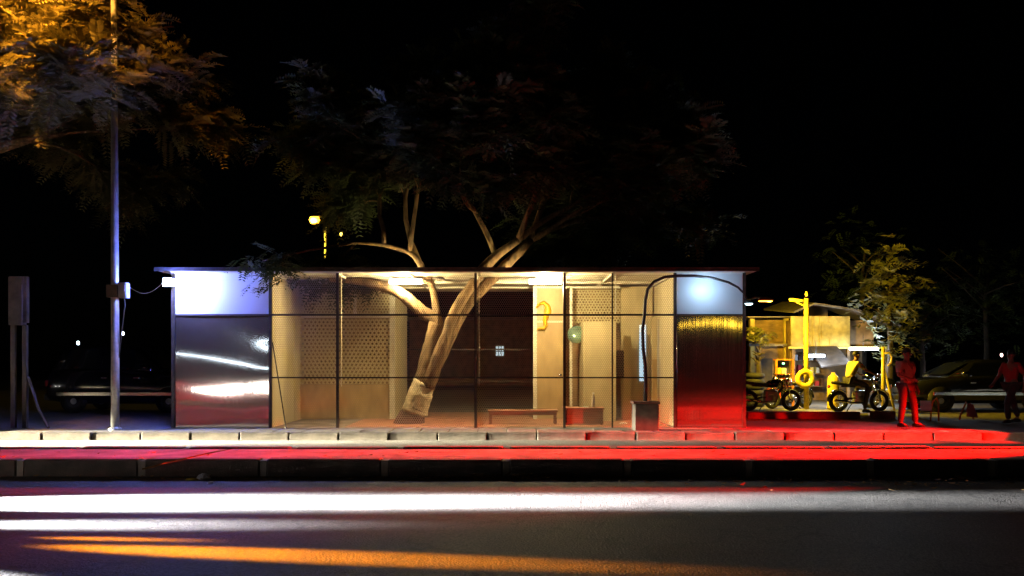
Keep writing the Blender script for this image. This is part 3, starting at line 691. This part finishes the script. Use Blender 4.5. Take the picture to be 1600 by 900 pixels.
# ------------------------------------------------------------------ sodium lamp behind the pavilion
t = thing('street_lamp', 'yellow street lamp glowing above the pavilion roof behind the branches', 'street lamp', (gx(497,40), 40, 0))
zl = gz(345,40)
MB().tube([(.35,0,0),(.35,0,zl+.1)], [.09,.06], 10).build('pole', 'steel', t, True)
MB().tube([(.35,0,zl+.1),(.1,-.1,zl+.2),(-.1,-.2,zl+.15)], .04, 8).build('arm', 'steel', t, True)
MB().lathe([(0,-.16),(.18,-.16),(.26,0),(.2,.14),(.05,.14),(0,.14)], 16, (-.12,-.22,zl)).build('lamp_globe', glow('yellow_globe',(1,.50,.03),6), t, True)
lamp('POINT', 'globe_light', t, (-.12,-.5,zl-.1), 260, SODIUM_Y, .15)

# ------------------------------------------------------------------ right background: roadside repair stall
Yh = 28.0
H = thing('repair_stall', 'roadside stall tinted sodium-lit yellow with open front at the right', 'stall', (gx(1315,Yh), Yh, 0))
def HX(px): return gx(px,Yh)-H.location.x
def HZ(py): return gz(py,Yh)
MB().box(HX(1236),HX(1328),0,.1,HZ(541),HZ(494)).build('front_board','sodium_tint_wall',H)
MB().box(HX(1333),HX(1372),.35,.45,HZ(545),HZ(500)).build('front_board','brown_wall',H)
for px in (1256,1270,1280,1296): MB().box(HX(px),HX(px)+.05,-.03,-.001,HZ(540),HZ(495)).build('batten','sodium_tint_wall',H)
MB().box(HX(1284),HX(1300),-.028,-.002,HZ(530),HZ(505)).build('shutter','sodium_tint_wall',H)
MB().box(HX(1236)-.1,HX(1385),-.06,.0,HZ(545),HZ(541.5)).build('lintel','yellow',H)
for px in (1238,1324,1383): MB().box(HX(px),HX(px)+.1,.02,.12,0,HZ(545)).build('post','brown_wall',H)
rr = MB(); rr.loft([[(HX(1230),-.7,HZ(491)),(HX(1262),-.7,HZ(478)),(HX(1330),-.5,HZ(487)),(HX(1400),-.4,HZ(511)),(HX(1400),-.4,HZ(509)),(HX(1330),-.5,HZ(484)),(HX(1262),-.7,HZ(475)),(HX(1230),-.7,HZ(488))],
  [(HX(1230),2.6,HZ(478)),(HX(1262),2.6,HZ(466)),(HX(1330),2.6,HZ(474)),(HX(1400),2.6,HZ(500)),(HX(1400),2.6,HZ(498)),(HX(1330),2.6,HZ(471)),(HX(1262),2.6,HZ(463)),(HX(1230),2.6,HZ(475))]]).build('roof','tin',H)
MB().box(HX(1285),HX(1332),2.2,2.4,HZ(500),HZ(468)).build('gable','brown_wall',H)
MB().box(HX(1236),HX(1390),2.2,2.3,0,HZ(500)).build('rear_wall','brown_wall',H)
MB().box(HX(1236),HX(1236)+.08,.13,2.2,0,HZ(500)).build('side_wall','brown_wall',H)
aw = MB(); aw.loft([[(HX(1262),-.1,HZ(541)),(HX(1306),-.1,HZ(541)),(HX(1306),-.1,HZ(543)),(HX(1262),-.1,HZ(543))],[(HX(1268),-.9,HZ(572)),(HX(1312),-.9,HZ(566)),(HX(1312),-.9,HZ(568)),(HX(1268),-.9,HZ(574))]]).build('awning','dark_board',H)
# shelves with goods inside the stall
for k, z in enumerate((.5,.95,1.4)):
    sh = MB().box(HX(1245),HX(1318),1.7,2.1,z,z+.03).build('shelf','brown_wall',H)
for k in range(22):
    z = (.5,.95,1.4)[k % 3]+.03; x = HX(1247)+(k//3)*.2+random.uniform(0,.04); hh = random.uniform(.14,.3)
    g_ = MB().bevel_box(x,x+random.uniform(.1,.17),1.75,1.95,z,z+hh,.01).build('goods_tin', random.choice(['white','yellow','oxide','grey_box','shirt_red','steel']))
    g_.location = H.location; tag(g_, ['first','second','third','fourth','fifth','sixth','seventh','eighth'][k//3]+' tin from the left on the '+['bottom','middle','top'][k%3]+' shelf inside the yellow stall', 'tin', 'tins on the stall shelves')
def stall_lamp(px, py, Y, label, e, bar):
    p = at(px,py,Y); t = thing('tube_lamp', label, 'lamp', p)
    MB().lathe([(0,-bar),(.045,-bar),(.045,bar),(0,bar)],10,mtx=Matrix.Rotation(R(90),4,'Y')).build('tube', glow('cool_tube',(.75,.88,1),24), t, True)
    MB().box(-bar,bar,.05,.1,-.03,.05).build('batten','white',t)
    MB().tube([(0,.07,.05),(0,.07,.5)],.01,5).build('flex','black',t)
    lamp('POINT','tube_light',t,(0,-.2,-.15),e,COOL,.1)
stall_lamp(1276,556,27.1,'cool white tube lamp under the awning of the repair stall',75,.25)
stall_lamp(1350,545,27.0,'bright cool tube lamp right of the awning, above the rider',190,.45)
# left lean-to with slatted front
L_ = thing('lean_to', 'brown slatted lean-to between the pavilion and the yellow stall', 'shed', (gx(1203,28.6), 28.6, 0))
def QX(px): return gx(px,28.6)-L_.location.x
def QZ(py): return gz(py,28.6)
MB().box(QX(1172),QX(1232),.1,.2,0,QZ(500)).build('rear_board','brown_wall',L_)
for k in range(6): MB().box(QX(1178),QX(1224),.03,.095,QZ(534-k*6),QZ(530-k*6)).build('slat','brown_wall',L_)
for px in (1172,1225): MB().box(QX(px),QX(px)+.14,-.05,.09,0,QZ(498)).build('post','sodium_tint_wall',L_)
MB().box(QX(1168),QX(1232),-.2,.0,QZ(541),QZ(537)).build('lintel','tin',L_)
MB().box(QX(1168)-.1,QX(1236),-.4,1.6,QZ(497),QZ(495)).build('roof','tin',L_)
MB().box(QX(1187),QX(1207),.02,.08,0,QZ(560)).build('door','dark_board',L_)
# glass fronted cabinet with goods
t = thing('display_cabinet','orange framed display cabinet with goods left of the tyre','cabinet',(gx(1226,26.4),26.4,0))
cx0,cx1 = gx(1213,26.4)-t.location.x, gx(1239,26.4)-t.location.x; zc = gz(563,26.4)
for x in (cx0,cx1): MB().box(x-.03,x+.03,-.03,.03,0,zc).build('frame_post','orange',t)
MB().box(cx0,cx1,-.03,.35,zc,zc+.04).build('top','orange',t); MB().box(cx0+.03,cx1-.03,.3,.34,0,zc).build('back','dark_board',t)
for z in (.25,.62,1.0): MB().box(cx0+.03,cx1-.03,0,.29,z,z+.025).build('shelf','orange',t)
for k in range(8):
    z = (.275,.645,1.025)[k%3]; x = cx0+.05+(k//3)*.16
    g_ = MB().bevel_box(x,x+.12,.04,.2,z,z+random.uniform(.14,.26),.01).build('goods_packet',random.choice(['yellow','white','orange','shirt_red'])); g_.location = t.location
    tag(g_,['leftmost','second','third'][k//3]+' packet on the '+['bottom','middle','top'][k%3]+' shelf of the orange framed cabinet','packet','packets in the display cabinet')
t2 = tag(MB().lathe([(0,-.03),(.03,-.02),(.04,0),(.03,.02),(0,.03)],10,(gx(1224,26.3),26.3,gz(568,26.3))).build('indicator_bulb',glow('green_bulb',(.1,1,.35),6),smooth=True),'tiny green bulb at the top of the display cabinet','bulb')
# lamp post with sign arm and tyre; sodium light's yellow put into the colour
t = thing('tinted_post','post tinted sodium-lit yellow with a short arm and a tyre hung low, before the stall','post',(gx(1260,25),25,0))
MB().tube([(0,0,0),(0,0,gz(466,25))],[.075,.07],12).build('shaft','yellow',t,True)
MB().tube([(0,0,gz(470,25)),(gx(1233,25)-gx(1260,25),0,gz(468,25))],.04,8).build('arm','yellow',t,True)
MB().tube([(0,0,gz(480,25)),(gx(1243,25)-gx(1260,25),0,gz(471,25))],.02,6).build('arm_brace','yellow',t,True)
MB().lathe([(0,0),(.04,.0),(.05,.06),(.03,.14),(0,.15)],10,(0,0,gz(463,25))).build('finial','yellow',t,True)
tag(MB().torus((gx(1258,24.8),24.8,gz(592,24.8)),.21,.085,'Y',26,10,.9).build('tinted_tyre','yellow',smooth=True),'round tyre tinted sodium-lit yellow, hung on the post','tyre')
# stack of tyres
for k in range(6):
    o = MB().torus((0,0,0),.22,.09,'Z',22,8,.95).build('tyre','rubber',smooth=True); o.location = (gx(1179,26.2)+random.uniform(-.03,.03),26.2,.09+k*.175)
    tag(o,['bottom tyre','second tyre from the ground','third tyre from the ground','third tyre from the top','second tyre from the top','top tyre'][k]+' of the dark tyre stack by the lean-to','tyre','stacked tyres by the lean-to')
# gas cylinder
tag(MB().lathe([(0,0),(.17,0),(.175,.05),(.175,.8),(.15,.95),(.07,1.03),(.05,1.08),(0,1.08)],18,(gx(1302,24.9),24.9,0)).build('gas_cylinder','yellow',smooth=True),'upright yellow gas cylinder between the tyre and the rider','cylinder')
# air hose stand, its yellow taken from the sodium light
t = thing('hose_stand','slanting hose stand tinted sodium-lit yellow, with a coiled hook behind the rider','stand',(gx(1381,24.6),24.6,0))
def SX(px): return gx(px,24.6)-t.location.x
def SZ(py): return gz(py,24.6)
MB().tube([(SX(1380),0,0),(SX(1380),0,SZ(542))],[.06,.05],10).build('upright','yellow',t,True)
MB().tube([(SX(1395),-.1,0),(SX(1382),0,SZ(580))],.035,8).build('strut','yellow',t,True)
MB().tube([(SX(1381),-.03,SZ(552)),(SX(1388),-.05,SZ(551)),(SX(1392),-.05,SZ(558)),(SX(1391),-.05,SZ(567)),(SX(1386),-.05,SZ(572))],.03,8).build('hose_hook','yellow',t,True)

# sodium street lamp that lights the stall (head just above the stall frontage)
t = thing('stall_street_lamp','short street lamp behind the right end of the pavilion','street lamp',(gx(1196,24),24,0))
zl = gz(470,24)
MB().tube([(-.55,.6,0),(-.55,.6,zl+.02)],.05,8).build('pole','steel',t,True)
MB().tube([(-.55,.6,zl),(-.2,.2,zl+.12),(.05,0,zl+.08)],.03,6).build('arm','steel',t,True)
MB().loft([[(x*s_,y*s_,z) for x,y in ((-.2,-.1),(.2,-.1),(.2,.1),(-.2,.1))] for s_,z in ((1,zl),(1,zl+.04),(.5,zl+.09))]).build('lamp_head','orange',t)
MB().box(-.17,.17,-.08,.08,zl-.02,zl-.002).build('lamp_glass',glow('sodium_small',SODIUM,10),t)
lamp('SPOT','sodium_light',t,(.1,.0,zl-.06),2600,SODIUM_Y,.12,(.85,.55,-.28),140,.5)

# lit tree beyond the stall, small bush by the lean-to
def small_tree(name,label,loc,h,ht,rad,n,m,seed,fr=(.4,7,.14),bk='bark_shaded'):
    t = thing(name,label,'tree',loc); rnd = random.Random(seed); b = MB(); lv = Leaves()
    b.tube([(0,0,0),(.05,0,h*.4),(0,.05,h*.8),(.1,0,h)],[.12,.1,.07,.03],8,True,.05)
    for k in range(9):
        a = rnd.uniform(0,2*PI); z = h*rnd.uniform(.45,.9); d = Vector((math.cos(a),math.sin(a),rnd.uniform(.2,.9)))*rad*rnd.uniform(.5,.9)
        b.tube([(0,0,z),tuple(d*.5+Vector((0,0,z+.05))),tuple(d+Vector((0,0,z)))],[.04,.03,.012],6)
    for k in range(n):
        q = Vector((rnd.gauss(0,.5),rnd.gauss(0,.5),rnd.gauss(0,.5)))
        if q.length > 1.1: q = q.normalized()*rnd.uniform(.8,1.15)
        p = Vector((q.x*rad,q.y*rad,ht+q.z*(h*1.25-ht)))
        lv.frond(p,Vector((rnd.uniform(-1,1),rnd.uniform(-1,1),rnd.uniform(-.5,.4))),fr[0],fr[1],fr[2],rnd)
    b.build('trunk',bk,t,True); lv.build('crown',m,t); return t
small_tree('leafy_tree','broad leafy tree lit yellow, right of the stall roof',(gx(1390,26.3),26.3,0),4.2,3.4,.95,230,'leaf_lit',31,(.4,5,.24))
small_tree('leafy_shrub','small shrub in lamp-lit leaf colour against the slatted lean-to',(gx(1185,26.8),26.8,0),2.0,2.25,.38,70,'leaf_lit',33,(.25,5,.17))
small_tree('dark_tree','dark tree standing behind the stall roof',(gx(1348,31),31,0),5.6,4.6,1.6,300,'leaf_c',35)
small_tree('dark_tree','dark bushy tree beyond the parked car at the right edge',(gx(1540,31),31,0),4.6,3.9,2.2,420,'leaf_c',36)
small_tree('dark_tree','dim bushy tree beyond the hose stand and the standing person',(gx(1440,33),33,0),3.4,2.9,1.7,300,'leaf_c',37)

# ------------------------------------------------------------------ motorcycles
def motorcycle(label, loc, rz, tank='paint_red', lit=False, seat='black'):
    t = thing('motorcycle', label, 'motorcycle', loc, rz, 'motorcycles parked by the stall')
    for x in (-.64,.64):
        wh = MB().torus((x,0,.30),.245,.055,'Y',26,8,1).build('wheel','rubber',t,True)
        MB().torus((x,0,.30),.19,.018,'Y',22,6,1.2).build('rim','chrome',wh,True)
        s = MB(); s.lathe([(0,-.06),(.05,-.06),(.05,.06),(0,.06)],10,mtx=Matrix.Translation((x,0,.30)) @ Matrix.Rotation(R(90),4,'X'))
        for k in range(8):
            a = k*PI/4; s.tube([(x,0,.3),(x+.19*math.cos(a),0,.3+.19*math.sin(a))],.006,4)
        s.build('spokes','chrome',wh)
    MB().tube([(-.64,.07,.30),(-.2,.08,.40),(.1,.06,.36),(.35,.04,.62),(.42,.0,.86)],[.022]*5,6).tube([(-.64,-.07,.30),(-.2,-.08,.40),(.1,-.06,.36),(.35,-.04,.62),(.42,0,.86)],[.022]*5,6).tube([(.40,0,.82),(-.1,0,.70),(-.55,0,.72)],.022,6).build('frame','black',t,True)
    for s_ in (-.07,.07): MB().tube([(.64,s_,.30),(.52,s_,.62),(.42,s_,.92)],[.026,.024,.02],8).build('fork','chrome',t,True)
    MB().loft([[(x,-y,z),(x,-y*.8,z+h),(x,0,z+h*1.15),(x,y*.8,z+h),(x,y,z),(x,0,z-.04)] for x,y,z,h in ((-.12,.07,.72,.08),(.0,.13,.70,.16),(.2,.145,.71,.19),(.36,.09,.74,.13))]).build('fuel_tank',tank,t,True)
    MB().loft([[(x,-y,z),(x,-y,z+.05),(x,0,z+.085),(x,y,z+.05),(x,y,z),(x,0,z-.01)] for x,y,z in ((-.82,.07,.80),(-.6,.11,.76),(-.3,.12,.72),(-.1,.09,.73))]).build('seat',seat,t,True)
    MB().bevel_box(-.16,.20,-.12,.12,.28,.60,.04).build('engine','steel',t); MB().lathe([(0,-.16),(.11,-.15),(.12,0),(.11,.15),(0,.16)],12,mtx=Matrix.Translation((.0,0,.36)) @ Matrix.Rotation(R(90),4,'X')).build('crank_case','steel',t,True)
    MB().tube([(.2,-.1,.45),(.12,-.14,.26),(-.3,-.16,.26),(-.85,-.17,.34)],[.02,.022,.035,.04],8).build('exhaust','chrome',t,True)
    MB().tube([(.30,-.36,1.02),(.38,-.22,1.03),(.42,-.05,.95),(.42,.05,.95),(.38,.22,1.03),(.30,.36,1.02)],.014,6).build('handlebar','chrome',t,True)
    hl = MB().lathe([(0,-.09),(.06,-.08),(.09,-.02),(.095,.03),(0,.045)],14,mtx=Matrix.Translation((.52,0,.86)) @ Matrix.Rotation(R(90),4,'Y')).build('headlamp', glow('bike_lamp',(1,.95,.9),40) if lit else 'chrome',t,True)
    for x,a0,a1 in ((.64,.15,.75),(-.64,.3,1.0)):
        f_ = MB(); pr = []
        for k in range(9):
            a = PI*(a0+(a1-a0)*k/8); pr.append([(x+(.32+q)*math.cos(a),yy,.30+(.32+q)*math.sin(a)) for q,yy in ((0,-.07),(.02,-.05),(.02,.05),(0,.07))])
        f_.loft(pr).build('mudguard','paint_black' if x<0 else tank,t,True)
    MB().lathe([(0,-.02),(.04,-.02),(.05,.02),(0,.02)],10,mtx=Matrix.Translation((-.93,0,.72)) @ Matrix.Rotation(R(-90),4,'Y')).build('tail_lamp','shirt_red',t,True)
    MB().tube([(-.1,.1,.3),(-.18,.3,0.0)],.015,6).build('side_stand','black',t)
    return t
motorcycle('dark motorcycle parked by the tyre stack', (gx(1203,24),24,0), R(8), 'paint_black')
motorcycle('motorcycle with a maroon tank parked before the display cabinet', (gx(1232,25.2),25.2,0), R(-155), 'paint_red')
rb = motorcycle('motorcycle carrying the seated rider in front of the stall', (gx(1342,23.6),23.6,0), R(12), 'yellow')
motorcycle('dark motorcycle parked below the hose stand', (gx(1395,25.2),25.2,0), R(170), 'paint_black')
m4 = motorcycle('far motorcycle facing the camera with its headlamp lit, beyond the parked car', (gx(1478,33),33,0), R(-108), 'paint_black', True)

# ------------------------------------------------------------------ people
def skin_mesh(name, joints, edges, m, parent, root=0, sub=2):
    me = bpy.data.meshes.new(name); keys = list(joints); me.from_pydata([joints[k][0] for k in keys], [(keys.index(a), keys.index(b)) for a, b in edges], [])
    o = bpy.data.objects.new(name, me); col.objects.link(o); o.parent = parent; me.materials.append(M[m])
    md_ = o.modifiers.new('skin','SKIN'); md_.use_smooth_shade = True
    sv = me.skin_vertices[0].data if me.skin_vertices else None
    if sv is None:
        bm_l = me.attributes; 
    for i, k in enumerate(keys):
        r = joints[k][1]; r = r if isinstance(r, tuple) else (r, r)
        sv[i].radius = r; sv[i].use_root = (i == root)
    s = o.modifiers.new('sub','SUBSURF'); s.levels = sub; s.render_levels = sub
    return o
def person(label, loc, rz, J, shirt, trouser, hair='hair'):
    t = thing('person', label, 'person', loc, rz)
    j = {k: (Vector(p), r) for k, (p, r) in J.items()}
    for s in 'lr':
        w_, e_ = j['wrist_'+s][0], j['elbow_'+s][0]; d = (w_-e_).normalized(); sd = d.cross(Vector((0,1,0)) if abs(d.y) < .8 else Vector((0,0,1))).normalized(); nrm = d.cross(sd)
        pm = w_+d*.075; j['palm_'+s] = (pm, .026)
        for f, off, L in (('index',-.026,.075),('middle',-.009,.085),('ring',.009,.078),('little',.026,.06)):
            a = pm+sd*off+d*.015; j[f+'a_'+s] = (a, .0105); j[f+'b_'+s] = (a+d*L*.55+nrm*.008, .0095); j[f+'c_'+s] = (a+d*L*.95+nrm*.03, .008)
        j['thumba_'+s] = (w_+d*.03-sd*.032, .012); j['thumbb_'+s] = (w_+d*.075-sd*.052+nrm*.015, .010)
    E = [('pelvis','waist'),('waist','chest'),('chest','neck'),('neck','jaw'),('jaw','skull'),('skull','crown')]
    for s in 'lr':
        E += [('chest','shoulder_'+s),('shoulder_'+s,'elbow_'+s),('elbow_'+s,'wrist_'+s),('wrist_'+s,'palm_'+s),('pelvis','hip_'+s),('hip_'+s,'knee_'+s),('knee_'+s,'ankle_'+s),('ankle_'+s,'toe_'+s)]
        for f in ('index','middle','ring','little'): E += [('palm_'+s,f+'a_'+s),(f+'a_'+s,f+'b_'+s),(f+'b_'+s,f+'c_'+s)]
        E += [('wrist_'+s,'thumba_'+s),('thumba_'+s,'thumbb_'+s)]
    skin_mesh('body', {k: (tuple(p), r) for k,(p,r) in j.items()}, E, 'skin', t)
    def sub_(keys, edges, grow, name, m, ends={}):
        q = {k: (tuple(ends.get(k, j[k][0])), tuple(x+grow for x in j[k][1]) if isinstance(j[k][1],tuple) else j[k][1]+grow) for k in keys}
        return skin_mesh(name, q, edges, m, t)
    mid = lambda a,b,u: j[a][0].lerp(j[b][0],u)
    sub_(['pelvis','waist','chest','neck','shoulder_l','shoulder_r','elbow_l','elbow_r'],[('pelvis','waist'),('waist','chest'),('chest','neck'),('chest','shoulder_l'),('chest','shoulder_r'),('shoulder_l','elbow_l'),('shoulder_r','elbow_r')],.022,'shirt',shirt,
        {'neck': mid('chest','neck',.45),'elbow_l':mid('shoulder_l','elbow_l',.85),'elbow_r':mid('shoulder_r','elbow_r',.85)})
    sub_(['pelvis','hip_l','hip_r','knee_l','knee_r','ankle_l','ankle_r'],[('pelvis','hip_l'),('pelvis','hip_r'),('hip_l','knee_l'),('hip_r','knee_r'),('knee_l','ankle_l'),('knee_r','ankle_r')],.02,'trousers',trouser)
    for s in 'lr':
        a, b = j['ankle_'+s][0], j['toe_'+s][0]; d = (b-a); d.z = 0; d.normalize(); q = Vector((-d.y,d.x,0)); c = Vector((a.x,a.y,b.z-.035))
        MB().loft([[tuple(c+d*u+q*v*ww) + () if False else tuple(c+d*u+q*v*ww+Vector((0,0,h*hh))) for v,h in ((-1,0),(1,0),(.8,1),(-.8,1))] for u,ww,hh in ((-.06,.03,.06),(-.02,.042,.08),(.12,.048,.06),(.19,.03,.035))]).build('shoe','black',t,True)
    # hair cap, nose, ears, eyes on the head
    sk = j['skull'][0]; f = Vector((1,0,0))
    rings = []
    for k in range(7):
        a = PI/2*k/6; rings.append([(sk.x-.018+.104*math.cos(a)*math.cos(2*PI*i/16), sk.y+.088*math.cos(a)*math.sin(2*PI*i/16), sk.z+.02+.115*math.sin(a)-.03*(math.cos(2*PI*i/16)<.2)*math.cos(a)) for i in range(16)])
    MB().loft(rings).build('hair',hair,t,True)
    MB().loft([[(sk.x+.078,-.012+sk.y,sk.z-.005),(sk.x+.078,.012+sk.y,sk.z-.005),(sk.x+.085,sk.y,sk.z+.0)],[(sk.x+.085,-.018+sk.y,sk.z-.055),(sk.x+.085,.018+sk.y,sk.z-.055),(sk.x+.115,sk.y,sk.z-.05)]]).build('nose','skin',t)
    for s in (-1,1):
        MB().lathe([(0,-.008),(.012,-.004),(.012,.004),(0,.008)],8,mtx=Matrix.Translation((sk.x+.082,sk.y+s*.032,sk.z)) @ Matrix.Rotation(R(90),4,'Y')).build('eye','hair',t,True)
        MB().lathe([(0,-.012),(.026,-.006),(.028,.006),(0,.012)],10,mtx=Matrix.Translation((sk.x-.005,sk.y+s*.088,sk.z-.015)) @ Matrix.Rotation(R(90),4,'X')).build('ear','skin',t,True)
    MB().box(sk.x+.075,sk.x+.086,sk.y-.025,sk.y+.025,sk.z-.083,sk.z-.075).build('mouth','oxide',t)
    return t
def standing(h=1.0, armout=0, step=.06):
    return {'pelvis':((0,0,.93*h),(.13,.10)),'waist':((.01,0,1.08*h),(.125,.09)),'chest':((0,0,1.30*h),(.145,.10)),'neck':((0,0,1.47*h),.052),'jaw':((.025,0,1.54*h),.066),'skull':((.01,0,1.62*h),(.082,.09)),'crown':((0,0,1.69*h),.055),
     'shoulder_l':((0,.19,1.38*h),.058),'shoulder_r':((0,-.19,1.38*h),.058),'elbow_l':((-.03,.25+armout,1.11*h),.042),'elbow_r':((-.03,-.25,1.11*h),.042),'wrist_l':((.06,.25+armout,.87*h),.028),'wrist_r':((.08,-.25,.87*h),.028),
     'hip_l':((0,.095,.88*h),.088),'hip_r':((0,-.095,.88*h),.088),'knee_l':((step+.03,.11,.48*h),.058),'knee_r':((-step+.03,-.11,.48*h),.058),'ankle_l':((step,.115,.085),.04),'ankle_r':((-step-.02,-.115,.085),.04),'toe_l':((step+.15,.13,.04),.03),'toe_r':((-step+.13,-.13,.04),.03)}
P1 = standing(1.0, .02, .04); P1.update({'elbow_r':((.02,-.30,1.13),.042),'wrist_r':((.20,-.14,1.06),.028),'skull':((.012,.01,1.615),(.082,.09)),'knee_l':((.10,.13,.47),.058),'ankle_l':((.10,.17,.085),.04),'toe_l':((.24,.21,.04),.03)})
P2 = standing(.98, .0, .20); P2.update({'elbow_l':((-.14,.25,1.10),.042),'wrist_l':((-.10,.26,.86),.028),'elbow_r':((.10,-.25,1.10),.042),'wrist_r':((.27,-.23,.93),.028),'ankle_r':((-.30,-.10,.12),.04),'toe_r':((-.17,-.11,.045),.03)})
person('person in a pale shirt standing on the footpath facing the road', (gx(1416,18.4),18.4,.0), R(-62), P1, 'shirt_pale', 'trouser')
person('person in a red shirt standing at the right edge of the footpath', (gx(1580,19.6),19.6,.0), R(-165), P2, 'shirt_red', 'trouser')
ride = {'pelvis':((-.30,0,.92),(.13,.10)),'waist':((-.27,0,1.07),(.125,.09)),'chest':((-.18,0,1.28),(.145,.10)),'neck':((-.10,0,1.45),.052),'jaw':((-.06,0,1.52),.066),'skull':((-.07,0,1.60),(.082,.09)),'crown':((-.08,0,1.67),.055),
  'shoulder_l':((-.14,.19,1.36),.058),'shoulder_r':((-.14,-.19,1.36),.058),'elbow_l':((.05,.29,1.16),.042),'elbow_r':((.05,-.29,1.16),.042),'wrist_l':((.24,.33,1.07),.028),'wrist_r':((.24,-.33,1.07),.028),
  'hip_l':((-.26,.11,.88),.088),'hip_r':((-.26,-.11,.88),.088),'knee_l':((.14,.22,.72),.058),'knee_r':((.14,-.22,.72),.058),'ankle_l':((.0,.26,.30),.04),'ankle_r':((.0,-.26,.085),.04),'toe_l':((.15,.28,.26),.03),'toe_r':((.15,-.28,.04),.03)}
person('rider in a shirt tinted sodium-lit yellow, seated on the motorcycle before the stall', tuple(rb.location), R(12), ride, 'shirt_sodium_tint', 'trouser')

# small roadside things at the right
t = thing('white_board','small white board leaning on a bent orange pipe, right of the standing person','board',(gx(1449,20),20,0))
MB().box(-.14,.12,-.012,.012,gz(642,20)-.0,gz(626,20),Matrix.Rotation(R(-8),4,'X')).build('panel','white',t)
MB().tube([(.1,.05,0),(.12,.06,.3),(.16,.05,gz(627,20)),(.24,.04,gz(622,20)),(.28,.03,gz(630,20)),(.28,.02,0)],.02,8).build('pipe','orange',t,True)
t = thing('folding_barrier','pink folding board barrier with an orange leg near the right edge','barrier',(gx(1512,20.5),20.5,0))
MB().tube([(-.2,0,0),(-.18,0,.12),(-.02,.02,gz(628,20.5))],.022,8).build('leg','orange',t,True)
MB().poly([(-.02,.03,.08),(.28,.03,.05),(.16,.05,gz(632,20.5)),(.02,.05,gz(630,20.5))]).build('board','pink',t)
MB().tube([(.30,.3,0),(.1,.06,gz(630,20.5))],.02,6).build('leg','pink',t)
# low kerb wall beyond the footpath
for (x0,x1,y,z,lab) in ((gx(1168,21),gx(1345,21),21.0,.16,'low concrete kerb wall right of the pavilion'),(gx(1365,21),gx(1400,21),21.0,.18,'short concrete block by the standing person')):
    tag(MB().bevel_box(x0,x1,y,y+.25,-.02,z,.02).build('kerb_wall','kerb'),lab,'kerb')
# far house with a lit barred window behind the court
t = thing('far_house','dark far house with one small lit window seen through the court','house',(0,46,0))
MB().box(gx(640,46),gx(860,46),0,5,0,3.6).build('wall','brown_wall',t)
MB().box(gx(630,46),gx(870,46),-.4,5.3,3.602,3.75).build('roof','tin',t)
wz0,wz1 = gz(556,46),gz(541,46)
wd = MB().box(gx(775,46),gx(787,46),-.04,-.005,wz0,wz1).build('window',glow('lit_window',(.75,.95,1),.9),t)
for px in (779,783): MB().box(gx(px,46)-.02,gx(px,46)+.02,-.07,-.045,wz0,wz1).build('window_bar','black',wd)
MB().box(gx(775,46),gx(787,46),-.07,-.045,gz(549,46)-.02,gz(549,46)+.02).build('window_bar','black',wd)
# distant pin-point bulbs
for px,py,Y,c,s,lab in ((122,536,60,(.7,.85,1),12,'tiny white far bulb left of the lamp pole'),(192,521,60,(.7,.85,1),10,'tiny white far bulb just right of the lamp pole'),(533,366,55,(1,.7,.1),6,'tiny yellow far bulb right of the yellow street lamp'),
    (1511,603,40,(1,.8,.7),10,'tiny warm far bulb right of the lit motorcycle headlamp'),(1503,587,40,(.9,.1,.9),5,'tiny magenta far bulb right of the lit motorcycle headlamp'),(1477,580,32.5,(.03,.02,1),14,'small blue bulb just above the lit motorcycle headlamp'),(1565,555,45,(1,.6,.55),5,'tiny pink far bulb high at the right edge')):
    p = at(px,py,Y); rr = .045*Y/30
    o = MB().lathe([(0,-rr*1.6),(rr,-rr*.6),(rr,rr*.6),(rr*.5,rr*1.4),(0,rr*1.5)],10).build('far_bulb',glow('bulb_glow',c,s),smooth=True,loc=p); tag(o,lab,'bulb')

# ------------------------------------------------------------------ across the road, behind the photographer: two lamps mirrored in the steel
t = thing('lantern_post','yellow lantern post on the near side of the road','street lamp',(10.6,-8,RZ))
MB().tube([(0,0,0),(0,0,3.3)],[.06,.045],10).build('pole','steel',t,True)
MB().lathe([(0,3.3),(.06,3.32),(.13,3.42),(.12,3.58),(.05,3.64),(0,3.64)],14).build('lantern',glow('lantern_glass',(1,.62,.05),7),t,True)
lamp('POINT','lantern_light',t,(0,.4,3.5),15,SODIUM_Y,.2)
t = thing('tube_lamp_stand','stand with a cool tube lamp on the near side of the road','lamp',(-15.2,-8,RZ))
MB().tube([(0,0,0),(0,0,1.75)],.03,8).build('pole','steel',t,True)
MB().lathe([(0,-.6),(.03,-.6),(.03,.6),(0,.6)],10,mtx=Matrix.Translation((0,.05,1.82)) @ Matrix.Rotation(R(90),4,'Y')).build('tube',glow('cool_tube_far',(.65,.85,1),50),t,True)
